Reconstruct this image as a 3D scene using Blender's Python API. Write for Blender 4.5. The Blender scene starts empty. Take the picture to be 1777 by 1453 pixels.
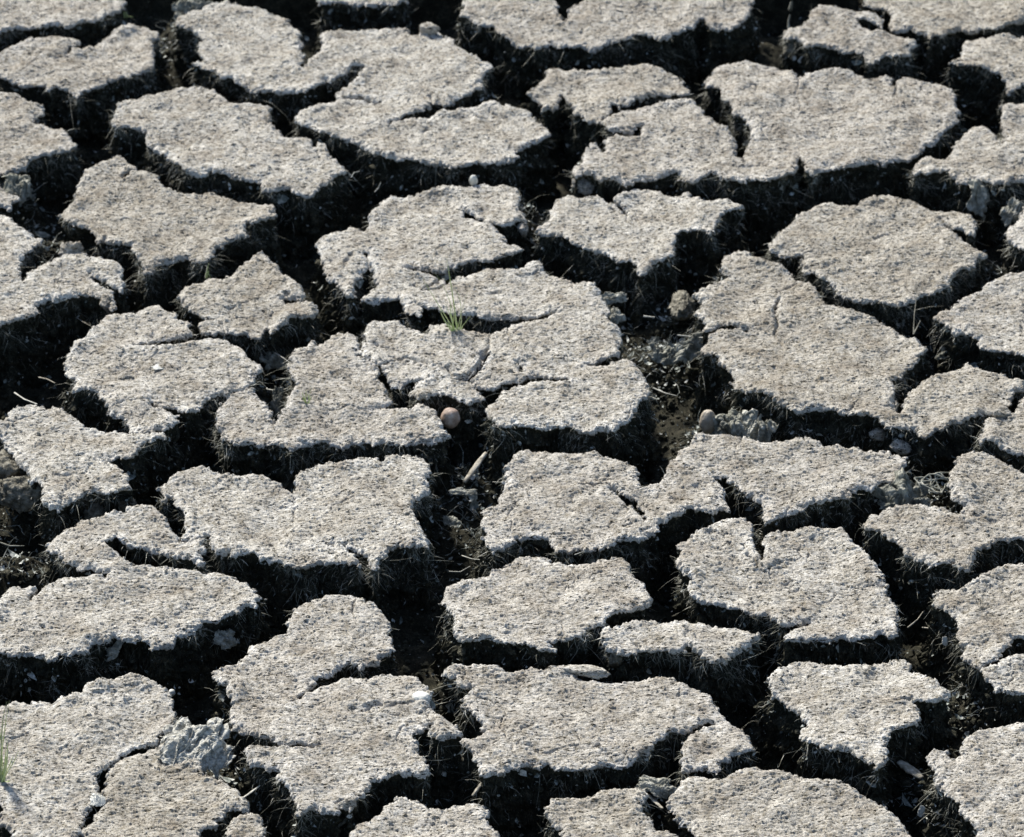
import bpy, math, random
import numpy as np
from mathutils import Vector, noise as mnoise

# ================================================================ camera, sky, sun, exposure
SC = bpy.context.scene
COL = SC.collection
PITCH = math.radians(32.0); FOCAL = 150.0; DIST = 5.42
PW, PH = 1777.0, 1453.0
cam_d = bpy.data.cameras.new('camera'); cam = bpy.data.objects.new('camera', cam_d); COL.objects.link(cam)
cam_d.lens = FOCAL; cam_d.sensor_width = 36.0; cam_d.clip_start = 0.1; cam_d.clip_end = 500.0
CAM = Vector((0.0, -DIST * math.cos(PITCH), DIST * math.sin(PITCH)))
cam.location = CAM; cam.rotation_euler = (math.pi / 2 - PITCH, 0, 0)
cam_d.dof.use_dof = True; cam_d.dof.focus_distance = 4.95; cam_d.dof.aperture_fstop = 13.0
SC.camera = cam

SUN_AZ = math.radians(-30.0)      # measured from +Y (away from the viewer) towards +X; negative is left
SUN_EL = math.radians(41.0)
W = bpy.data.worlds.new('World'); SC.world = W; W.use_nodes = True
wn = W.node_tree; wn.nodes.clear()
sky = wn.nodes.new('ShaderNodeTexSky'); sky.sky_type = 'NISHITA'; sky.sun_disc = False
sky.sun_elevation = SUN_EL; sky.sun_rotation = SUN_AZ
bg = wn.nodes.new('ShaderNodeBackground'); bg.inputs['Strength'].default_value = 0.092
wo = wn.nodes.new('ShaderNodeOutputWorld')
wn.links.new(sky.outputs[0], bg.inputs['Color']); wn.links.new(bg.outputs[0], wo.inputs['Surface'])
sun_d = bpy.data.lights.new('sun', 'SUN'); sun_d.energy = 4.7; sun_d.angle = math.radians(7.0); sun_d.color = (1.0, 0.968, 0.91)
sun = bpy.data.objects.new('sun', sun_d); COL.objects.link(sun); sun.location = (0, 0, 5)
_to = Vector((math.sin(SUN_AZ) * math.cos(SUN_EL), math.cos(SUN_AZ) * math.cos(SUN_EL), math.sin(SUN_EL)))
sun.rotation_euler = _to.to_track_quat('Z', 'Y').to_euler()
SC.view_settings.view_transform = 'Standard'; SC.view_settings.look = 'None'
SC.view_settings.exposure = 0.9; SC.view_settings.gamma = 1.0

# ================================================================ measuring windows -> ground plane
TX = {'A': 0.0, 'B': 450.0, 'C': 900.0, 'D': 1277.0}
TY = {'1': 0.0, '2': 350.0, '3': 700.0, '4': 1053.0}
def pix(tile, x, y):
    return TX[tile[0]] + x / 3.554, TY[tile[1]] + y / 3.554
def ground(px, py, z=0.0):
    """world point at height z seen at photograph pixel px, py"""
    k = 36.0 / FOCAL / PW
    a = (px - PW / 2) * k; b = -(py - PH / 2) * k
    d = Vector((a, math.cos(PITCH) + b * math.sin(PITCH), -math.sin(PITCH) + b * math.cos(PITCH)))
    t = (z - CAM.z) / d.z
    return CAM + d * t
def parse(s, z=0.0):
    out = []; tile = None
    for tok in s.split():
        if ',' not in tok: tile = tok; continue
        x, y = tok.split(','); p = ground(*pix(tile, float(x), float(y)), z)
        out.append((p.x, p.y))
    return out
def at(tile, x, y, z=0.0): return ground(*pix(tile, x, y), z)

# ================================================================ noise in numpy
def _h(ix, iy, k=0):
    n = (ix.astype(np.int64) * 374761393 + iy.astype(np.int64) * 668265263 + k * 1274126177) & 0xffffffff
    n = ((n ^ (n >> 13)) * 1274126177) & 0xffffffff
    n = (n ^ (n >> 16)) & 0xffffffff
    n = (n * 2246822519) & 0xffffffff; n = n ^ (n >> 15)
    return (n & 0xffffff) / float(0xffffff)
def vn(x, y, s, k=0):
    x = x / s; y = y / s; ix = np.floor(x); iy = np.floor(y); fx = x - ix; fy = y - iy
    ix = ix.astype(np.int64); iy = iy.astype(np.int64)
    fx = fx * fx * (3 - 2 * fx); fy = fy * fy * (3 - 2 * fy)
    a = _h(ix, iy, k); b = _h(ix + 1, iy, k); c = _h(ix, iy + 1, k); d = _h(ix + 1, iy + 1, k)
    return (a + (b - a) * fx) * (1 - fy) + (c + (d - c) * fx) * fy - 0.5
def fbm(x, y, s, o=3, k=0):
    r = 0; a = 1.0
    for i in range(o):
        c, sn = math.cos(i * 1.1 + .3), math.sin(i * 1.1 + .3)
        r = r + a * vn(x * c - y * sn, x * sn + y * c, s / 2 ** i, k + i * 17); a *= 0.5
    return r
def cells(x, y, s, k=0):
    """granules: returns (dome, random id, F1) of jittered cells of size s"""
    X = x / s; Y = y / s; ix = np.floor(X).astype(np.int64); iy = np.floor(Y).astype(np.int64)
    f1 = np.full(X.shape, 9.0); f2 = np.full(X.shape, 9.0); rid = np.zeros(X.shape); gx = np.zeros(X.shape); gy = np.zeros(X.shape)
    for dx in (-1, 0, 1):
        for dy in (-1, 0, 1):
            cx = ix + dx; cy = iy + dy
            px = cx + 0.05 + 0.9 * _h(cx, cy, k + 1); py = cy + 0.05 + 0.9 * _h(cx, cy, k + 2)
            ddx = X - px; ddy = Y - py; d = np.sqrt(ddx * ddx + ddy * ddy)
            m = d < f1
            f2 = np.where(m, f1, np.minimum(f2, d)); f1 = np.where(m, d, f1)
            rid = np.where(m, _h(cx, cy, k + 3), rid); gx = np.where(m, ddx, gx); gy = np.where(m, ddy, gy)
    return f1, f2, rid, gx, gy

def seg_dist(px, py, ax, ay, bx, by):
    dx = bx - ax; dy = by - ay; L = dx * dx + dy * dy + 1e-12
    t = np.clip(((px - ax) * dx + (py - ay) * dy) / L, 0, 1)
    ex = px - ax - t * dx; ey = py - ay - t * dy
    return ex * ex + ey * ey, t
def poly_sdf(px, py, poly):
    n = len(poly); d = np.full(px.shape, 1e9); ins = np.zeros(px.shape, bool)
    for i in range(n):
        ax, ay = poly[i]; bx, by = poly[(i + 1) % n]
        q, _ = seg_dist(px, py, ax, ay, bx, by); d = np.minimum(d, q)
        if ay != by:
            c = ((ay > py) != (by > py)) & (px < (bx - ax) * (py - ay) / (by - ay) + ax); ins ^= c
    d = np.sqrt(d)
    return np.where(ins, -d, d)

# ================================================================ linking, tagging
def link(name, me, parent=None, mat=None):
    o = bpy.data.objects.new(name, me); COL.objects.link(o)
    if mat is not None and me is not None: me.materials.append(mat)
    if parent is not None:
        o.parent = parent; o.matrix_parent_inverse.identity(); o.location = -Vector(parent.location) if parent.type == 'EMPTY' and parent.get('abs') else (0, 0, 0)
    return o
def tag(o, label=None, cat=None, group=None, kind=None):
    if label: o['label'] = label
    if cat: o['category'] = cat
    if group: o['group'] = group
    if kind: o['kind'] = kind
    return o
def mesh_np(name, co, quads=None, tris=None, smooth=True):
    me = bpy.data.meshes.new(name)
    nq = 0 if quads is None else len(quads); nt = 0 if tris is None else len(tris)
    me.vertices.add(len(co)); me.vertices.foreach_set('co', np.asarray(co, np.float32).ravel())
    li = []; st = []; tot = []
    if nq: li.append(np.asarray(quads, np.int32).ravel()); st.append(np.arange(nq) * 4); tot.append(np.full(nq, 4))
    if nt: li.append(np.asarray(tris, np.int32).ravel()); st.append(nq * 4 + np.arange(nt) * 3); tot.append(np.full(nt, 3))
    li = np.concatenate(li); st = np.concatenate(st).astype(np.int32); tot = np.concatenate(tot).astype(np.int32)
    me.loops.add(len(li)); me.loops.foreach_set('vertex_index', li)
    me.polygons.add(len(st)); me.polygons.foreach_set('loop_start', st); me.polygons.foreach_set('loop_total', tot)
    me.update(calc_edges=True)
    me.polygons.foreach_set('use_smooth', np.full(len(st), smooth))
    return me

# ================================================================ materials
def new_mat(name):
    m = bpy.data.materials.new(name); m.use_nodes = True; t = m.node_tree; t.nodes.clear()
    out = t.nodes.new('ShaderNodeOutputMaterial'); b = t.nodes.new('ShaderNodeBsdfPrincipled')
    t.links.new(b.outputs[0], out.inputs['Surface'])
    b.inputs['Roughness'].default_value = 0.95; b.inputs['Specular IOR Level'].default_value = 0.15
    return m, t, b
def N(t, kind, **kw):
    n = t.nodes.new(kind)
    for k, v in kw.items():
        if k.startswith('_'): setattr(n, k[1:], v)
        else: n.inputs[k.replace('__', ' ')].default_value = v
    return n
def ramp(t, fac, stops, interp='LINEAR'):
    r = t.nodes.new('ShaderNodeValToRGB'); r.color_ramp.interpolation = interp
    e = r.color_ramp.elements
    while len(e) < len(stops): e.new(0.5)
    for el, (p, c) in zip(e, stops):
        el.position = p; el.color = (*c, 1) if len(c) == 3 else c
    t.links.new(fac, r.inputs[0]); return r
def mixc(t, fac, a, b, blend='MIX'):
    m = t.nodes.new('ShaderNodeMix'); m.data_type = 'RGBA'; m.blend_type = blend
    for v, i in ((fac, 0), (a, 6), (b, 7)):
        if hasattr(v, 'is_linked') or hasattr(v, 'links'): t.links.new(v, m.inputs[i])
        else: m.inputs[i].default_value = v if i == 0 else (*v, 1)
    return m.outputs[2]

def crust_colour(t, geo):
    """dry grey-beige flaky crust: patches, granules, painted shade slits"""
    big = N(t, 'ShaderNodeTexNoise', Scale=22.0, Detail=4.0, Roughness=0.6); t.links.new(geo, big.inputs['Vector'])
    mid = N(t, 'ShaderNodeTexNoise', Scale=130.0, Detail=3.0, Roughness=0.7); t.links.new(geo, mid.inputs['Vector'])
    vor = N(t, 'ShaderNodeTexVoronoi', Scale=330.0); t.links.new(geo, vor.inputs['Vector'])
    fine = N(t, 'ShaderNodeTexNoise', Scale=900.0, Detail=2.0, Roughness=0.8); t.links.new(geo, fine.inputs['Vector'])
    base = ramp(t, big.outputs['Fac'], [(0.30, (0.340, 0.307, 0.266)), (0.46, (0.432, 0.407, 0.370)), (0.62, (0.525, 0.503, 0.468))])
    c = base.outputs[0]
    mr = ramp(t, mid.outputs['Fac'], [(0.33, (0.62, 0.59, 0.52)), (0.5, (1.0, 1.0, 1.0)), (0.68, (1.20, 1.20, 1.19))])
    c = mixc(t, 0.85, c, mr.outputs[0], 'MULTIPLY')
    sep = t.nodes.new('ShaderNodeSeparateColor'); t.links.new(vor.outputs['Color'], sep.inputs[0])
    vr = ramp(t, sep.outputs[0], [(0.0, (0.76, 0.74, 0.70)), (0.3, (0.97, 0.96, 0.95)), (1.0, (1.16, 1.16, 1.16))])
    c = mixc(t, 0.8, c, vr.outputs[0], 'MULTIPLY')
    fr = ramp(t, fine.outputs['Fac'], [(0.33, (0.42, 0.41, 0.37)), (0.5, (1.0, 1.0, 1.0)), (0.66, (1.32, 1.32, 1.32))])
    c = mixc(t, 0.85, c, fr.outputs[0], 'MULTIPLY')
    mp = t.nodes.new('ShaderNodeMapping'); mp.inputs['Scale'].default_value = (0.32, 1.25, 1.0); t.links.new(geo, mp.inputs[0])
    sp = N(t, 'ShaderNodeTexNoise', Scale=430.0, Detail=1.5, Roughness=0.6); t.links.new(mp.outputs[0], sp.inputs['Vector'])
    sr = ramp(t, sp.outputs['Fac'], [(0.362, (0.07, 0.068, 0.055)), (0.395, (1, 1, 1))]); c = mixc(t, 1.0, c, sr.outputs[0], 'MULTIPLY')  # stretched dark specks painted as shade slits under the flakes
    return c, fine, mid
def soil_colour(t, geo):
    a = N(t, 'ShaderNodeTexNoise', Scale=60.0, Detail=5.0, Roughness=0.7); t.links.new(geo, a.inputs['Vector'])
    b = N(t, 'ShaderNodeTexNoise', Scale=420.0, Detail=3.0, Roughness=0.75); t.links.new(geo, b.inputs['Vector'])
    r = ramp(t, a.outputs['Fac'], [(0.3, (0.022, 0.023, 0.016)), (0.5, (0.047, 0.046, 0.032)), (0.68, (0.110, 0.102, 0.073))])
    s = ramp(t, b.outputs['Fac'], [(0.35, (0.5, 0.5, 0.5)), (0.55, (1, 1, 1)), (0.68, (2.2, 2.1, 1.9)), (0.8, (4.0, 4.0, 3.8))])
    return mixc(t, 1.0, r.outputs[0], s.outputs[0], 'MULTIPLY'), a, b
def geo_pos(t):
    g = t.nodes.new('ShaderNodeNewGeometry'); return g.outputs['Position'], g
def bump(t, b, hgt, strength, dist):
    n = N(t, 'ShaderNodeBump', Strength=strength, Distance=dist); t.links.new(hgt, n.inputs['Height']); t.links.new(n.outputs[0], b.inputs['Normal'])

M = {}
m, t, b = new_mat('dry_crust'); g, _ = geo_pos(t); c, f, md = crust_colour(t, g)
at_ = t.nodes.new('ShaderNodeAttribute'); at_.attribute_name = 'pale_lit_rim'
cl = ramp(t, at_.outputs['Fac'], [(0.0, (0.93, 0.92, 0.89)), (1.0, (1.13, 1.13, 1.12))]); c = mixc(t, 1.0, c, cl.outputs[0], 'MULTIPLY')  # paler rim: dry crust colour plus sunlit edge painted in
oi = t.nodes.new('ShaderNodeObjectInfo'); orr = ramp(t, oi.outputs['Random'], [(0.0, (0.91, 0.90, 0.87)), (0.5, (1.0, 1.0, 1.0)), (1.0, (1.07, 1.08, 1.08))]); c = mixc(t, 1.0, c, orr.outputs[0], 'MULTIPLY')
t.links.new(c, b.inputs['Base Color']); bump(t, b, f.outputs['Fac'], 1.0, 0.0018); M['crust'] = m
m, t, b = new_mat('damp_soil'); g, _ = geo_pos(t); c, a_, b_ = soil_colour(t, g)
t.links.new(c, b.inputs['Base Color']); bump(t, b, b_.outputs['Fac'], 1.0, 0.003); M['soil'] = m
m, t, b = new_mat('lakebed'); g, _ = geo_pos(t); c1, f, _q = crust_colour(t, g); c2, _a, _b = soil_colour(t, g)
c2 = mixc(t, 1.0, c2, (0.55, 0.53, 0.50), "MULTIPLY"); c1 = mixc(t, 1.0, c1, (0.80, 0.79, 0.78), "MULTIPLY")  # cleft floor soil darkened in colour to stand in for shade
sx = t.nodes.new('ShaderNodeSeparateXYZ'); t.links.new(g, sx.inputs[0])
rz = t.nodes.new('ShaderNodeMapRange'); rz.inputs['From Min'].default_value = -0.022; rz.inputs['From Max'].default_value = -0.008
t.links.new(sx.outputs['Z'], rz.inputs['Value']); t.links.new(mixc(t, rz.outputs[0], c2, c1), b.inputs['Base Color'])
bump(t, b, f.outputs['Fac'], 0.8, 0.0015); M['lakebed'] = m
def plain(name, stops, scale=80.0, rough=0.8, spec=0.3, bstr=0.4, bdist=0.001, transl=0.0):
    m, t, b = new_mat(name); g, _ = geo_pos(t)
    n = N(t, 'ShaderNodeTexNoise', Scale=scale, Detail=4.0, Roughness=0.65); t.links.new(g, n.inputs['Vector'])
    r = ramp(t, n.outputs['Fac'], stops); t.links.new(r.outputs[0], b.inputs['Base Color'])
    b.inputs['Roughness'].default_value = rough; b.inputs['Specular IOR Level'].default_value = spec
    bump(t, b, n.outputs['Fac'], bstr, bdist); M[name] = m
plain('root_fibre', [(0.35, (0.10, 0.10, 0.075)), (0.52, (0.28, 0.27, 0.215)), (0.64, (0.62, 0.60, 0.52))], 60)
plain('litter', [(0.35, (0.09, 0.105, 0.095)), (0.5, (0.26, 0.28, 0.25)), (0.65, (0.68, 0.67, 0.62))], 110)
plain('clump', [(0.35, (0.17, 0.163, 0.135)), (0.5, (0.38, 0.368, 0.32)), (0.66, (0.56, 0.545, 0.49))], 190, bstr=1.0, bdist=0.003)
plain('grey_leaf', [(0.35, (0.075, 0.075, 0.058)), (0.5, (0.19, 0.187, 0.15)), (0.68, (0.38, 0.37, 0.31))], 70, bstr=0.8, bdist=0.002)
plain('pale_leaf', [(0.35, (0.12, 0.117, 0.092)), (0.5, (0.27, 0.262, 0.215)), (0.68, (0.50, 0.485, 0.42))], 110, bstr=0.8, bdist=0.002)
plain('grass_green', [(0.3, (0.27, 0.35, 0.12)), (0.5, (0.42, 0.50, 0.21)), (0.7, (0.60, 0.62, 0.36))], 50, 0.5, 0.4, 0.1)
plain('grass_dark', [(0.3, (0.20, 0.25, 0.11)), (0.6, (0.34, 0.38, 0.19))], 50, 0.5, 0.4, 0.1)
plain('straw', [(0.3, (0.30, 0.29, 0.24)), (0.7, (0.62, 0.60, 0.52))], 60, 0.6, 0.3)
plain('nut_brown', [(0.36, (0.22, 0.15, 0.11)), (0.5, (0.34, 0.25, 0.19)), (0.64, (0.52, 0.43, 0.36))], 60, 0.6, 0.3)
plain('pebble_tan', [(0.3, (0.18, 0.15, 0.11)), (0.6, (0.34, 0.29, 0.22)), (0.8, (0.5, 0.45, 0.37))], 90, 0.6, 0.4)
plain('clod_brown', [(0.35, (0.055, 0.05, 0.035)), (0.5, (0.13, 0.118, 0.088)), (0.68, (0.27, 0.25, 0.20))], 150, bstr=1.0, bdist=0.003)
plain('shell_white', [(0.35, (0.36, 0.35, 0.30)), (0.65, (0.60, 0.59, 0.53))], 60, 0.4, 0.5)
plain('wood', [(0.3, (0.14, 0.12, 0.09)), (0.5, (0.32, 0.29, 0.23)), (0.7, (0.55, 0.52, 0.44))], 120, bstr=0.8, bdist=0.002)

# outline of each slab in measuring-window coordinates, then its inner cracks (line, width at start, width at end)
SLABS = [
 ('mud slab with a straight front edge, cut off by the upper left corner',
  'A1 -110,60 -60,205 0,192 60,185 130,165 200,160 270,162 330,150 420,165 500,155 570,150 640,125 700,95 740,75 778,55 770,25 740,5 700,-15 640,6 580,12 530,4 400,-60 200,-90 -80,-80', []),
 ('humped mud slab with a hooked back notch, in front of the upper left corner slab',
  'A1 -70,360 0,338 60,310 120,290 180,262 240,250 330,242 420,245 490,250 503,270 470,285 430,300 405,330 415,365 430,350 460,315 520,290 590,272 640,235 700,190 750,165 800,150 880,150 930,165 978,180 960,215 940,240 945,290 960,340 960,400 950,435 900,440 840,455 780,480 720,500 660,520 600,540 530,555 495,565 475,585 450,578 400,550 350,540 290,550 270,520 200,520 140,525 100,500 60,480 0,455 -60,430', []),
 ('large mud slab with two back lobes and a long curved front limb, top left',
  'A1 1075,120 1130,95 1180,65 1240,55 1290,20 1340,15 1400,10 1460,25 1520,45 1590,50 1660,75 1720,90 B1 180,120 215,165 245,190 262,240 265,300 272,340 262,380 255,410 272,432 285,420 300,390 340,345 365,315 385,270 388,230 385,190 400,175 450,168 520,165 590,160 680,158 760,160 850,160 915,160 940,190 980,198 990,170 1040,148 1090,155 1112,180 1110,205 1180,215 1215,250 1260,290 1310,330 1370,350 1425,385 1428,420 1390,450 1380,500 1370,550 1340,560 1300,570 1250,600 1200,625 1140,650 1090,640 1060,650 1050,680 1010,700 960,705 900,725 840,745 800,757 860,752 930,740 990,738 1050,725 1120,690 1180,685 1250,665 1320,650 1370,625 1450,620 1530,640 1600,655 1660,665 1700,700 1740,750 1790,790 C1 198,830 150,855 120,870 90,880 40,895 0,915 B1 1590,960 1530,985 1450,1000 1380,1000 1320,1010 1250,1020 1180,1025 1120,1015 1060,1010 1000,1005 930,990 870,1000 810,990 760,980 700,945 660,930 620,890 560,860 500,860 430,840 370,830 320,800 270,790 225,765 220,735 250,700 310,670 380,645 440,620 500,595 560,590 640,595 720,616 745,612 690,600 640,582 570,580 510,590 470,580 475,555 530,525 580,500 610,480 605,450 640,425 665,402 620,410 570,420 550,450 520,460 470,475 430,490 400,490 385,520 340,540 290,560 270,575 200,570 130,565 60,560 0,560 A1 1590,595 1540,570 1490,545 1450,520 1430,500 1380,510 1340,470 1280,450 1240,430 1230,410 1195,405 1200,395 1260,385 1240,340 1215,310 1210,260 1250,240 1230,215 1190,190 1140,180 1110,160 1080,150', []),
 ('thin lip of a mud slab at the top edge, behind the two lobed slab',
  'B1 350,-10 380,10 450,5 520,-2 580,10 690,18 780,6 860,10 905,0 920,-40 880,-90 600,-110 400,-90', []),
 ('broad mud slab at the top centre with a V notch in its back edge',
  'B1 1230,100 1265,60 1250,20 1260,-20 C1 -300,-70 -100,-110 60,-90 170,-20 230,30 250,80 275,140 290,145 300,110 310,60 350,25 430,5 500,-15 700,-80 1000,-110 1300,-90 1440,-40 1450,0 1440,40 1430,95 1390,130 1350,165 1300,190 1250,180 1190,185 1160,160 1145,125 1120,125 1100,150 1090,175 1040,185 1000,205 960,215 920,250 880,258 830,245 780,230 720,232 680,245 630,230 580,250 540,265 500,285 460,300 400,280 350,285 300,280 255,290 200,270 150,275 100,285 50,260 0,265 B1 1540,240 1500,215 1470,185 1450,155 1380,150 1330,135 1290,115 1240,105', []),
 ('low mud slab with a ragged left foot, in front of the broad top slab',
  'C1 65,580 100,545 140,500 170,460 165,420 200,400 240,405 290,425 360,435 430,430 500,425 560,410 620,400 700,392 780,392 830,410 890,420 940,440 990,460 1015,480 1010,510 1040,540 1050,580 1010,580 960,570 900,580 860,600 800,615 750,640 700,650 650,680 620,690 580,680 555,705 560,730 520,745 490,770 440,755 400,735 380,710 345,715 340,670 320,640 300,640 290,590 265,575 255,600 245,640 215,660 150,660 140,620 100,600', []),
 ('very large mud slab of two lobes with a deep dark notch between, upper right',
  'C1 515,765 560,740 620,720 680,705 740,680 800,670 860,640 920,640 980,620 1040,625 1090,640 1110,670 1140,690 1140,715 1180,740 1230,765 1290,790 1320,830 1340,870 1345,920 1345,960 1375,965 1400,992 1375,940 1410,900 1425,850 1440,800 1400,770 1350,735 1320,710 1305,680 1320,650 1280,630 1245,610 1245,550 1235,510 1200,500 1150,490 1160,455 1200,420 1250,385 1320,370 1400,362 1470,370 1530,385 1600,400 1660,420 1700,440 1722,480 D1 385,495 410,465 450,450 520,435 600,435 680,440 750,455 800,470 880,468 940,465 970,480 980,525 1000,480 1040,468 1110,480 1200,495 1270,515 1320,535 1350,570 1355,610 1375,660 1375,710 1340,750 1290,780 1250,830 1200,865 1150,900 1120,940 1060,970 1000,975 950,985 890,1002 780,1015 720,1035 620,1050 540,1055 460,1080 435,1060 415,1010 395,945 385,990 380,1040 375,1085 330,1095 280,1100 220,1110 160,1130 100,1120 40,1135 0,1120 C1 1290,1125 1240,1090 1190,1080 1130,1100 1090,1110 1040,1120 1000,1095 990,1070 930,1065 870,1080 810,1090 750,1110 700,1125 660,1145 620,1135 590,1115 540,1130 500,1140 450,1110 400,1100 350,1105 320,1085 345,1050 395,1030 395,980 415,930 460,897 500,910 520,940 530,910 525,880 560,862 620,855 680,855 740,855 770,800 730,810 690,845 640,830 590,825 540,810 515,785', []),
 ('small mud slab with a peeling finger of crust behind, near the top right',
  'D1 290,215 310,190 370,185 420,160 460,130 470,90 510,65 560,62 620,70 700,85 740,100 800,100 870,108 905,130 905,165 910,185 870,170 830,155 780,140 735,135 760,150 800,185 830,205 900,205 950,210 1010,230 1060,240 1110,258 1120,285 1080,290 1085,325 1040,345 990,355 930,350 880,365 830,390 795,375 785,340 730,325 670,325 600,305 530,295 480,295 430,300 410,275 370,255 320,250 295,240', []),
 ('mud slab filling the upper right corner with a scalloped front edge',
  'D1 785,30 790,0 800,-60 1100,-120 1500,-120 1850,-80 1850,90 1777,120 1740,140 1680,145 1640,165 1620,190 1560,180 1500,185 1440,205 1390,190 1320,205 1260,240 1220,225 1200,240 1180,215 1120,205 1080,180 1010,190 960,185 945,150 955,110 920,65 880,50 830,40', []),
 ('mud slab with a tall dark left side, at the right edge below the corner slab',
  'D1 1320,400 1340,375 1385,370 1395,320 1420,265 1470,245 1540,235 1600,220 1690,212 1740,225 1800,210 1900,220 1960,350 1900,480 1777,520 1720,545 1690,560 1670,575 1665,520 1640,480 1590,450 1540,440 1500,430 1430,420 1380,410', []),
 ('horn shaped mud slab with a knob and deep slot, right edge above the crumpled scraps',
  'D1 1640,640 1700,620 1777,610 1900,600 2000,750 1980,1000 1850,1090 1777,1110 1700,1130 1600,1135 1560,1120 1500,1110 1440,1130 1380,1115 1320,1095 1300,1065 1250,1060 1180,1070 1130,1060 1110,1080 1085,1050 1090,1020 1130,980 1200,960 1250,968 1310,950 1350,890 1390,840 1420,810 1460,775 1520,755 1560,770 1600,810 1620,860 1640,880 1660,820 1650,790 1640,740 1640,690', []),
 ('stepped mud slab ending at the left edge, just behind the pale crumpled leaf',
  'A1 -60,575 0,580 60,580 120,600 190,630 250,645 275,665 275,710 220,720 200,740 230,765 280,780 340,790 390,785 410,830 440,870 480,915 430,935 370,955 320,970 270,965 220,980 170,1010 120,1050 60,1055 0,1075 -80,1080 -140,900 -110,700', []),
 ('long slanting mud slab with a pale front point, upper left in the second row',
  'A1 680,775 700,740 715,705 710,660 760,635 840,620 920,590 1000,570 1080,550 1150,545 1210,535 1270,555 1330,570 1370,610 1420,640 1500,645 1560,645 1640,650 1675,680 1680,730 1660,755 B1 100,800 160,845 220,858 290,862 350,865 400,880 425,905 430,940 470,975 520,1020 550,1050 500,1065 450,1085 430,1120 390,1140 340,1165 330,1190 280,1190 240,1185 210,1170 150,1155 80,1160 0,1155 A1 1610,1120 1560,1110 1500,1100 1440,1095 1390,1080 1320,1070 1260,1080 1190,1085 1140,1070 1110,1040 1070,1020 1050,980 1010,960 970,930 930,900 900,870 890,820 840,800 780,800 730,805 695,800', [('B1 338,868 348,905 372,965', 10, 14)]),
 ('shield shaped mud slab with a peaked back and a jagged front spur, left side',
  'A1 355,1320 400,1280 450,1255 465,1210 470,1150 510,1100 530,1060 600,1045 660,1020 700,990 740,985 790,1020 840,1055 870,1072 900,1080 960,1090 1000,1120 1015,1160 1080,1190 1150,1190 1230,1190 1320,1185 1370,1215 1430,1240 1520,1255 1600,1260 1670,1275 1695,1300 A2 1690,110 1650,120 1600,140 1560,155 1530,130 1505,130 1520,170 1520,205 1470,215 1420,235 1370,260 1340,290 1310,340 1290,360 1250,380 1210,370 1180,350 1150,340 1110,350 1060,365 1000,370 970,400 940,440 900,440 880,425 870,390 850,350 820,320 800,280 740,270 690,265 650,240 600,250 575,200 540,170 500,165 440,160 400,120 360,90', [('A1 860,1068 790,1085 760,1105', 12, 3)]),
 ('sprawling fissured mud slab with coiled limbs in the centre, carrying the tallest grass tuft',
  'B2 350,240 380,210 440,185 500,155 560,130 620,130 640,150 665,100 670,60 700,25 B1 740,1215 780,1190 850,1180 950,1180 1030,1170 1120,1160 1200,1155 1270,1150 1310,1130 1370,1115 1430,1120 1500,1115 1560,1130 1600,1150 1610,1200 1590,1250 1620,1300 1645,1350 B2 1645,110 1600,120 1560,140 1500,150 1450,145 1400,130 1380,105 1340,95 1300,60 1255,28 1285,80 1330,105 1380,130 1450,160 1490,200 1540,250 1600,275 1640,300 1600,310 1570,330 1530,350 1480,360 1420,375 1380,365 1330,355 1270,370 1200,380 1160,400 1130,410 1060,415 1000,400 940,385 905,398 960,415 1050,425 1120,445 1160,465 1200,460 1240,430 1300,415 1380,415 1450,420 1520,420 1600,415 1660,395 1720,395 1750,420 C2 160,440 220,465 280,485 350,510 420,525 480,520 500,560 510,600 550,640 560,690 555,740 590,780 640,800 640,840 625,880 640,920 610,960 560,980 500,995 450,1000 415,1003 440,1018 500,1020 560,1015 620,995 670,990 710,1005 740,1040 760,1080 790,1120 800,1170 800,1220 750,1245 720,1290 710,1340 680,1370 640,1390 C3 600,190 560,175 500,165 450,175 420,180 380,160 330,150 260,155 200,155 130,160 60,155 0,150 B3 1560,150 1500,165 1450,140 1410,110 1395,70 1385,40 B2 1420,1265 1480,1265 1490,1240 1460,1220 1500,1180 1560,1155 1620,1135 1700,1122 1777,1112 C2 210,1127 260,1137 330,1132 240,1108 190,1092 130,1080 80,1088 50,1100 B2 1640,1112 1600,1130 1560,1118 1500,1140 1460,1165 1400,1165 1340,1145 1300,1115 1340,1150 1370,1180 1385,1210 1300,1235 1240,1230 1190,1200 1130,1190 1060,1215 1000,1235 960,1215 925,1185 950,1150 990,1118 930,1110 880,1130 820,1130 775,1085 765,1040 750,1015 710,1000 690,980 640,962 622,930 630,890 645,850 650,790 660,740 700,720 760,740 850,730 880,750 900,780 960,800 1030,822 1040,825 1030,800 1040,765 1100,765 1160,770 1210,800 1270,800 1350,800 1440,810 1500,785 1560,765 1620,740 1700,715 C2 130,712 200,697 238,688 200,672 150,690 80,700 B2 1640,702 1560,710 1480,720 1400,715 1330,700 1260,695 1200,700 1150,690 1100,665 1050,655 1010,660 1010,690 990,715 960,690 900,680 890,640 870,600 830,590 780,590 730,600 680,610 650,600 630,580 660,555 700,520 720,490 700,440 690,390 670,330 660,308 650,380 630,420 600,470 590,510 600,560 580,575 550,580 520,560 490,520 470,480 430,460 400,420 390,370 385,310 360,260', [('B2 1592,1000 1612,1020 1618,1055', 20, 26), ('B2 1400,950 1380,1010 1345,1060', 10, 44), ('B2 1340,1070 1270,1100 1200,1105 1150,1050', 26, 5), ('B2 760,1010 850,985 900,980 980,1020 1040,1050', 4, 9), ('B2 990,1120 1050,1085 1140,1060', 12, 3)]),
 ('mud slab shaped like an arrowhead pointing at the viewer, right of the sprawling slab',
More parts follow.
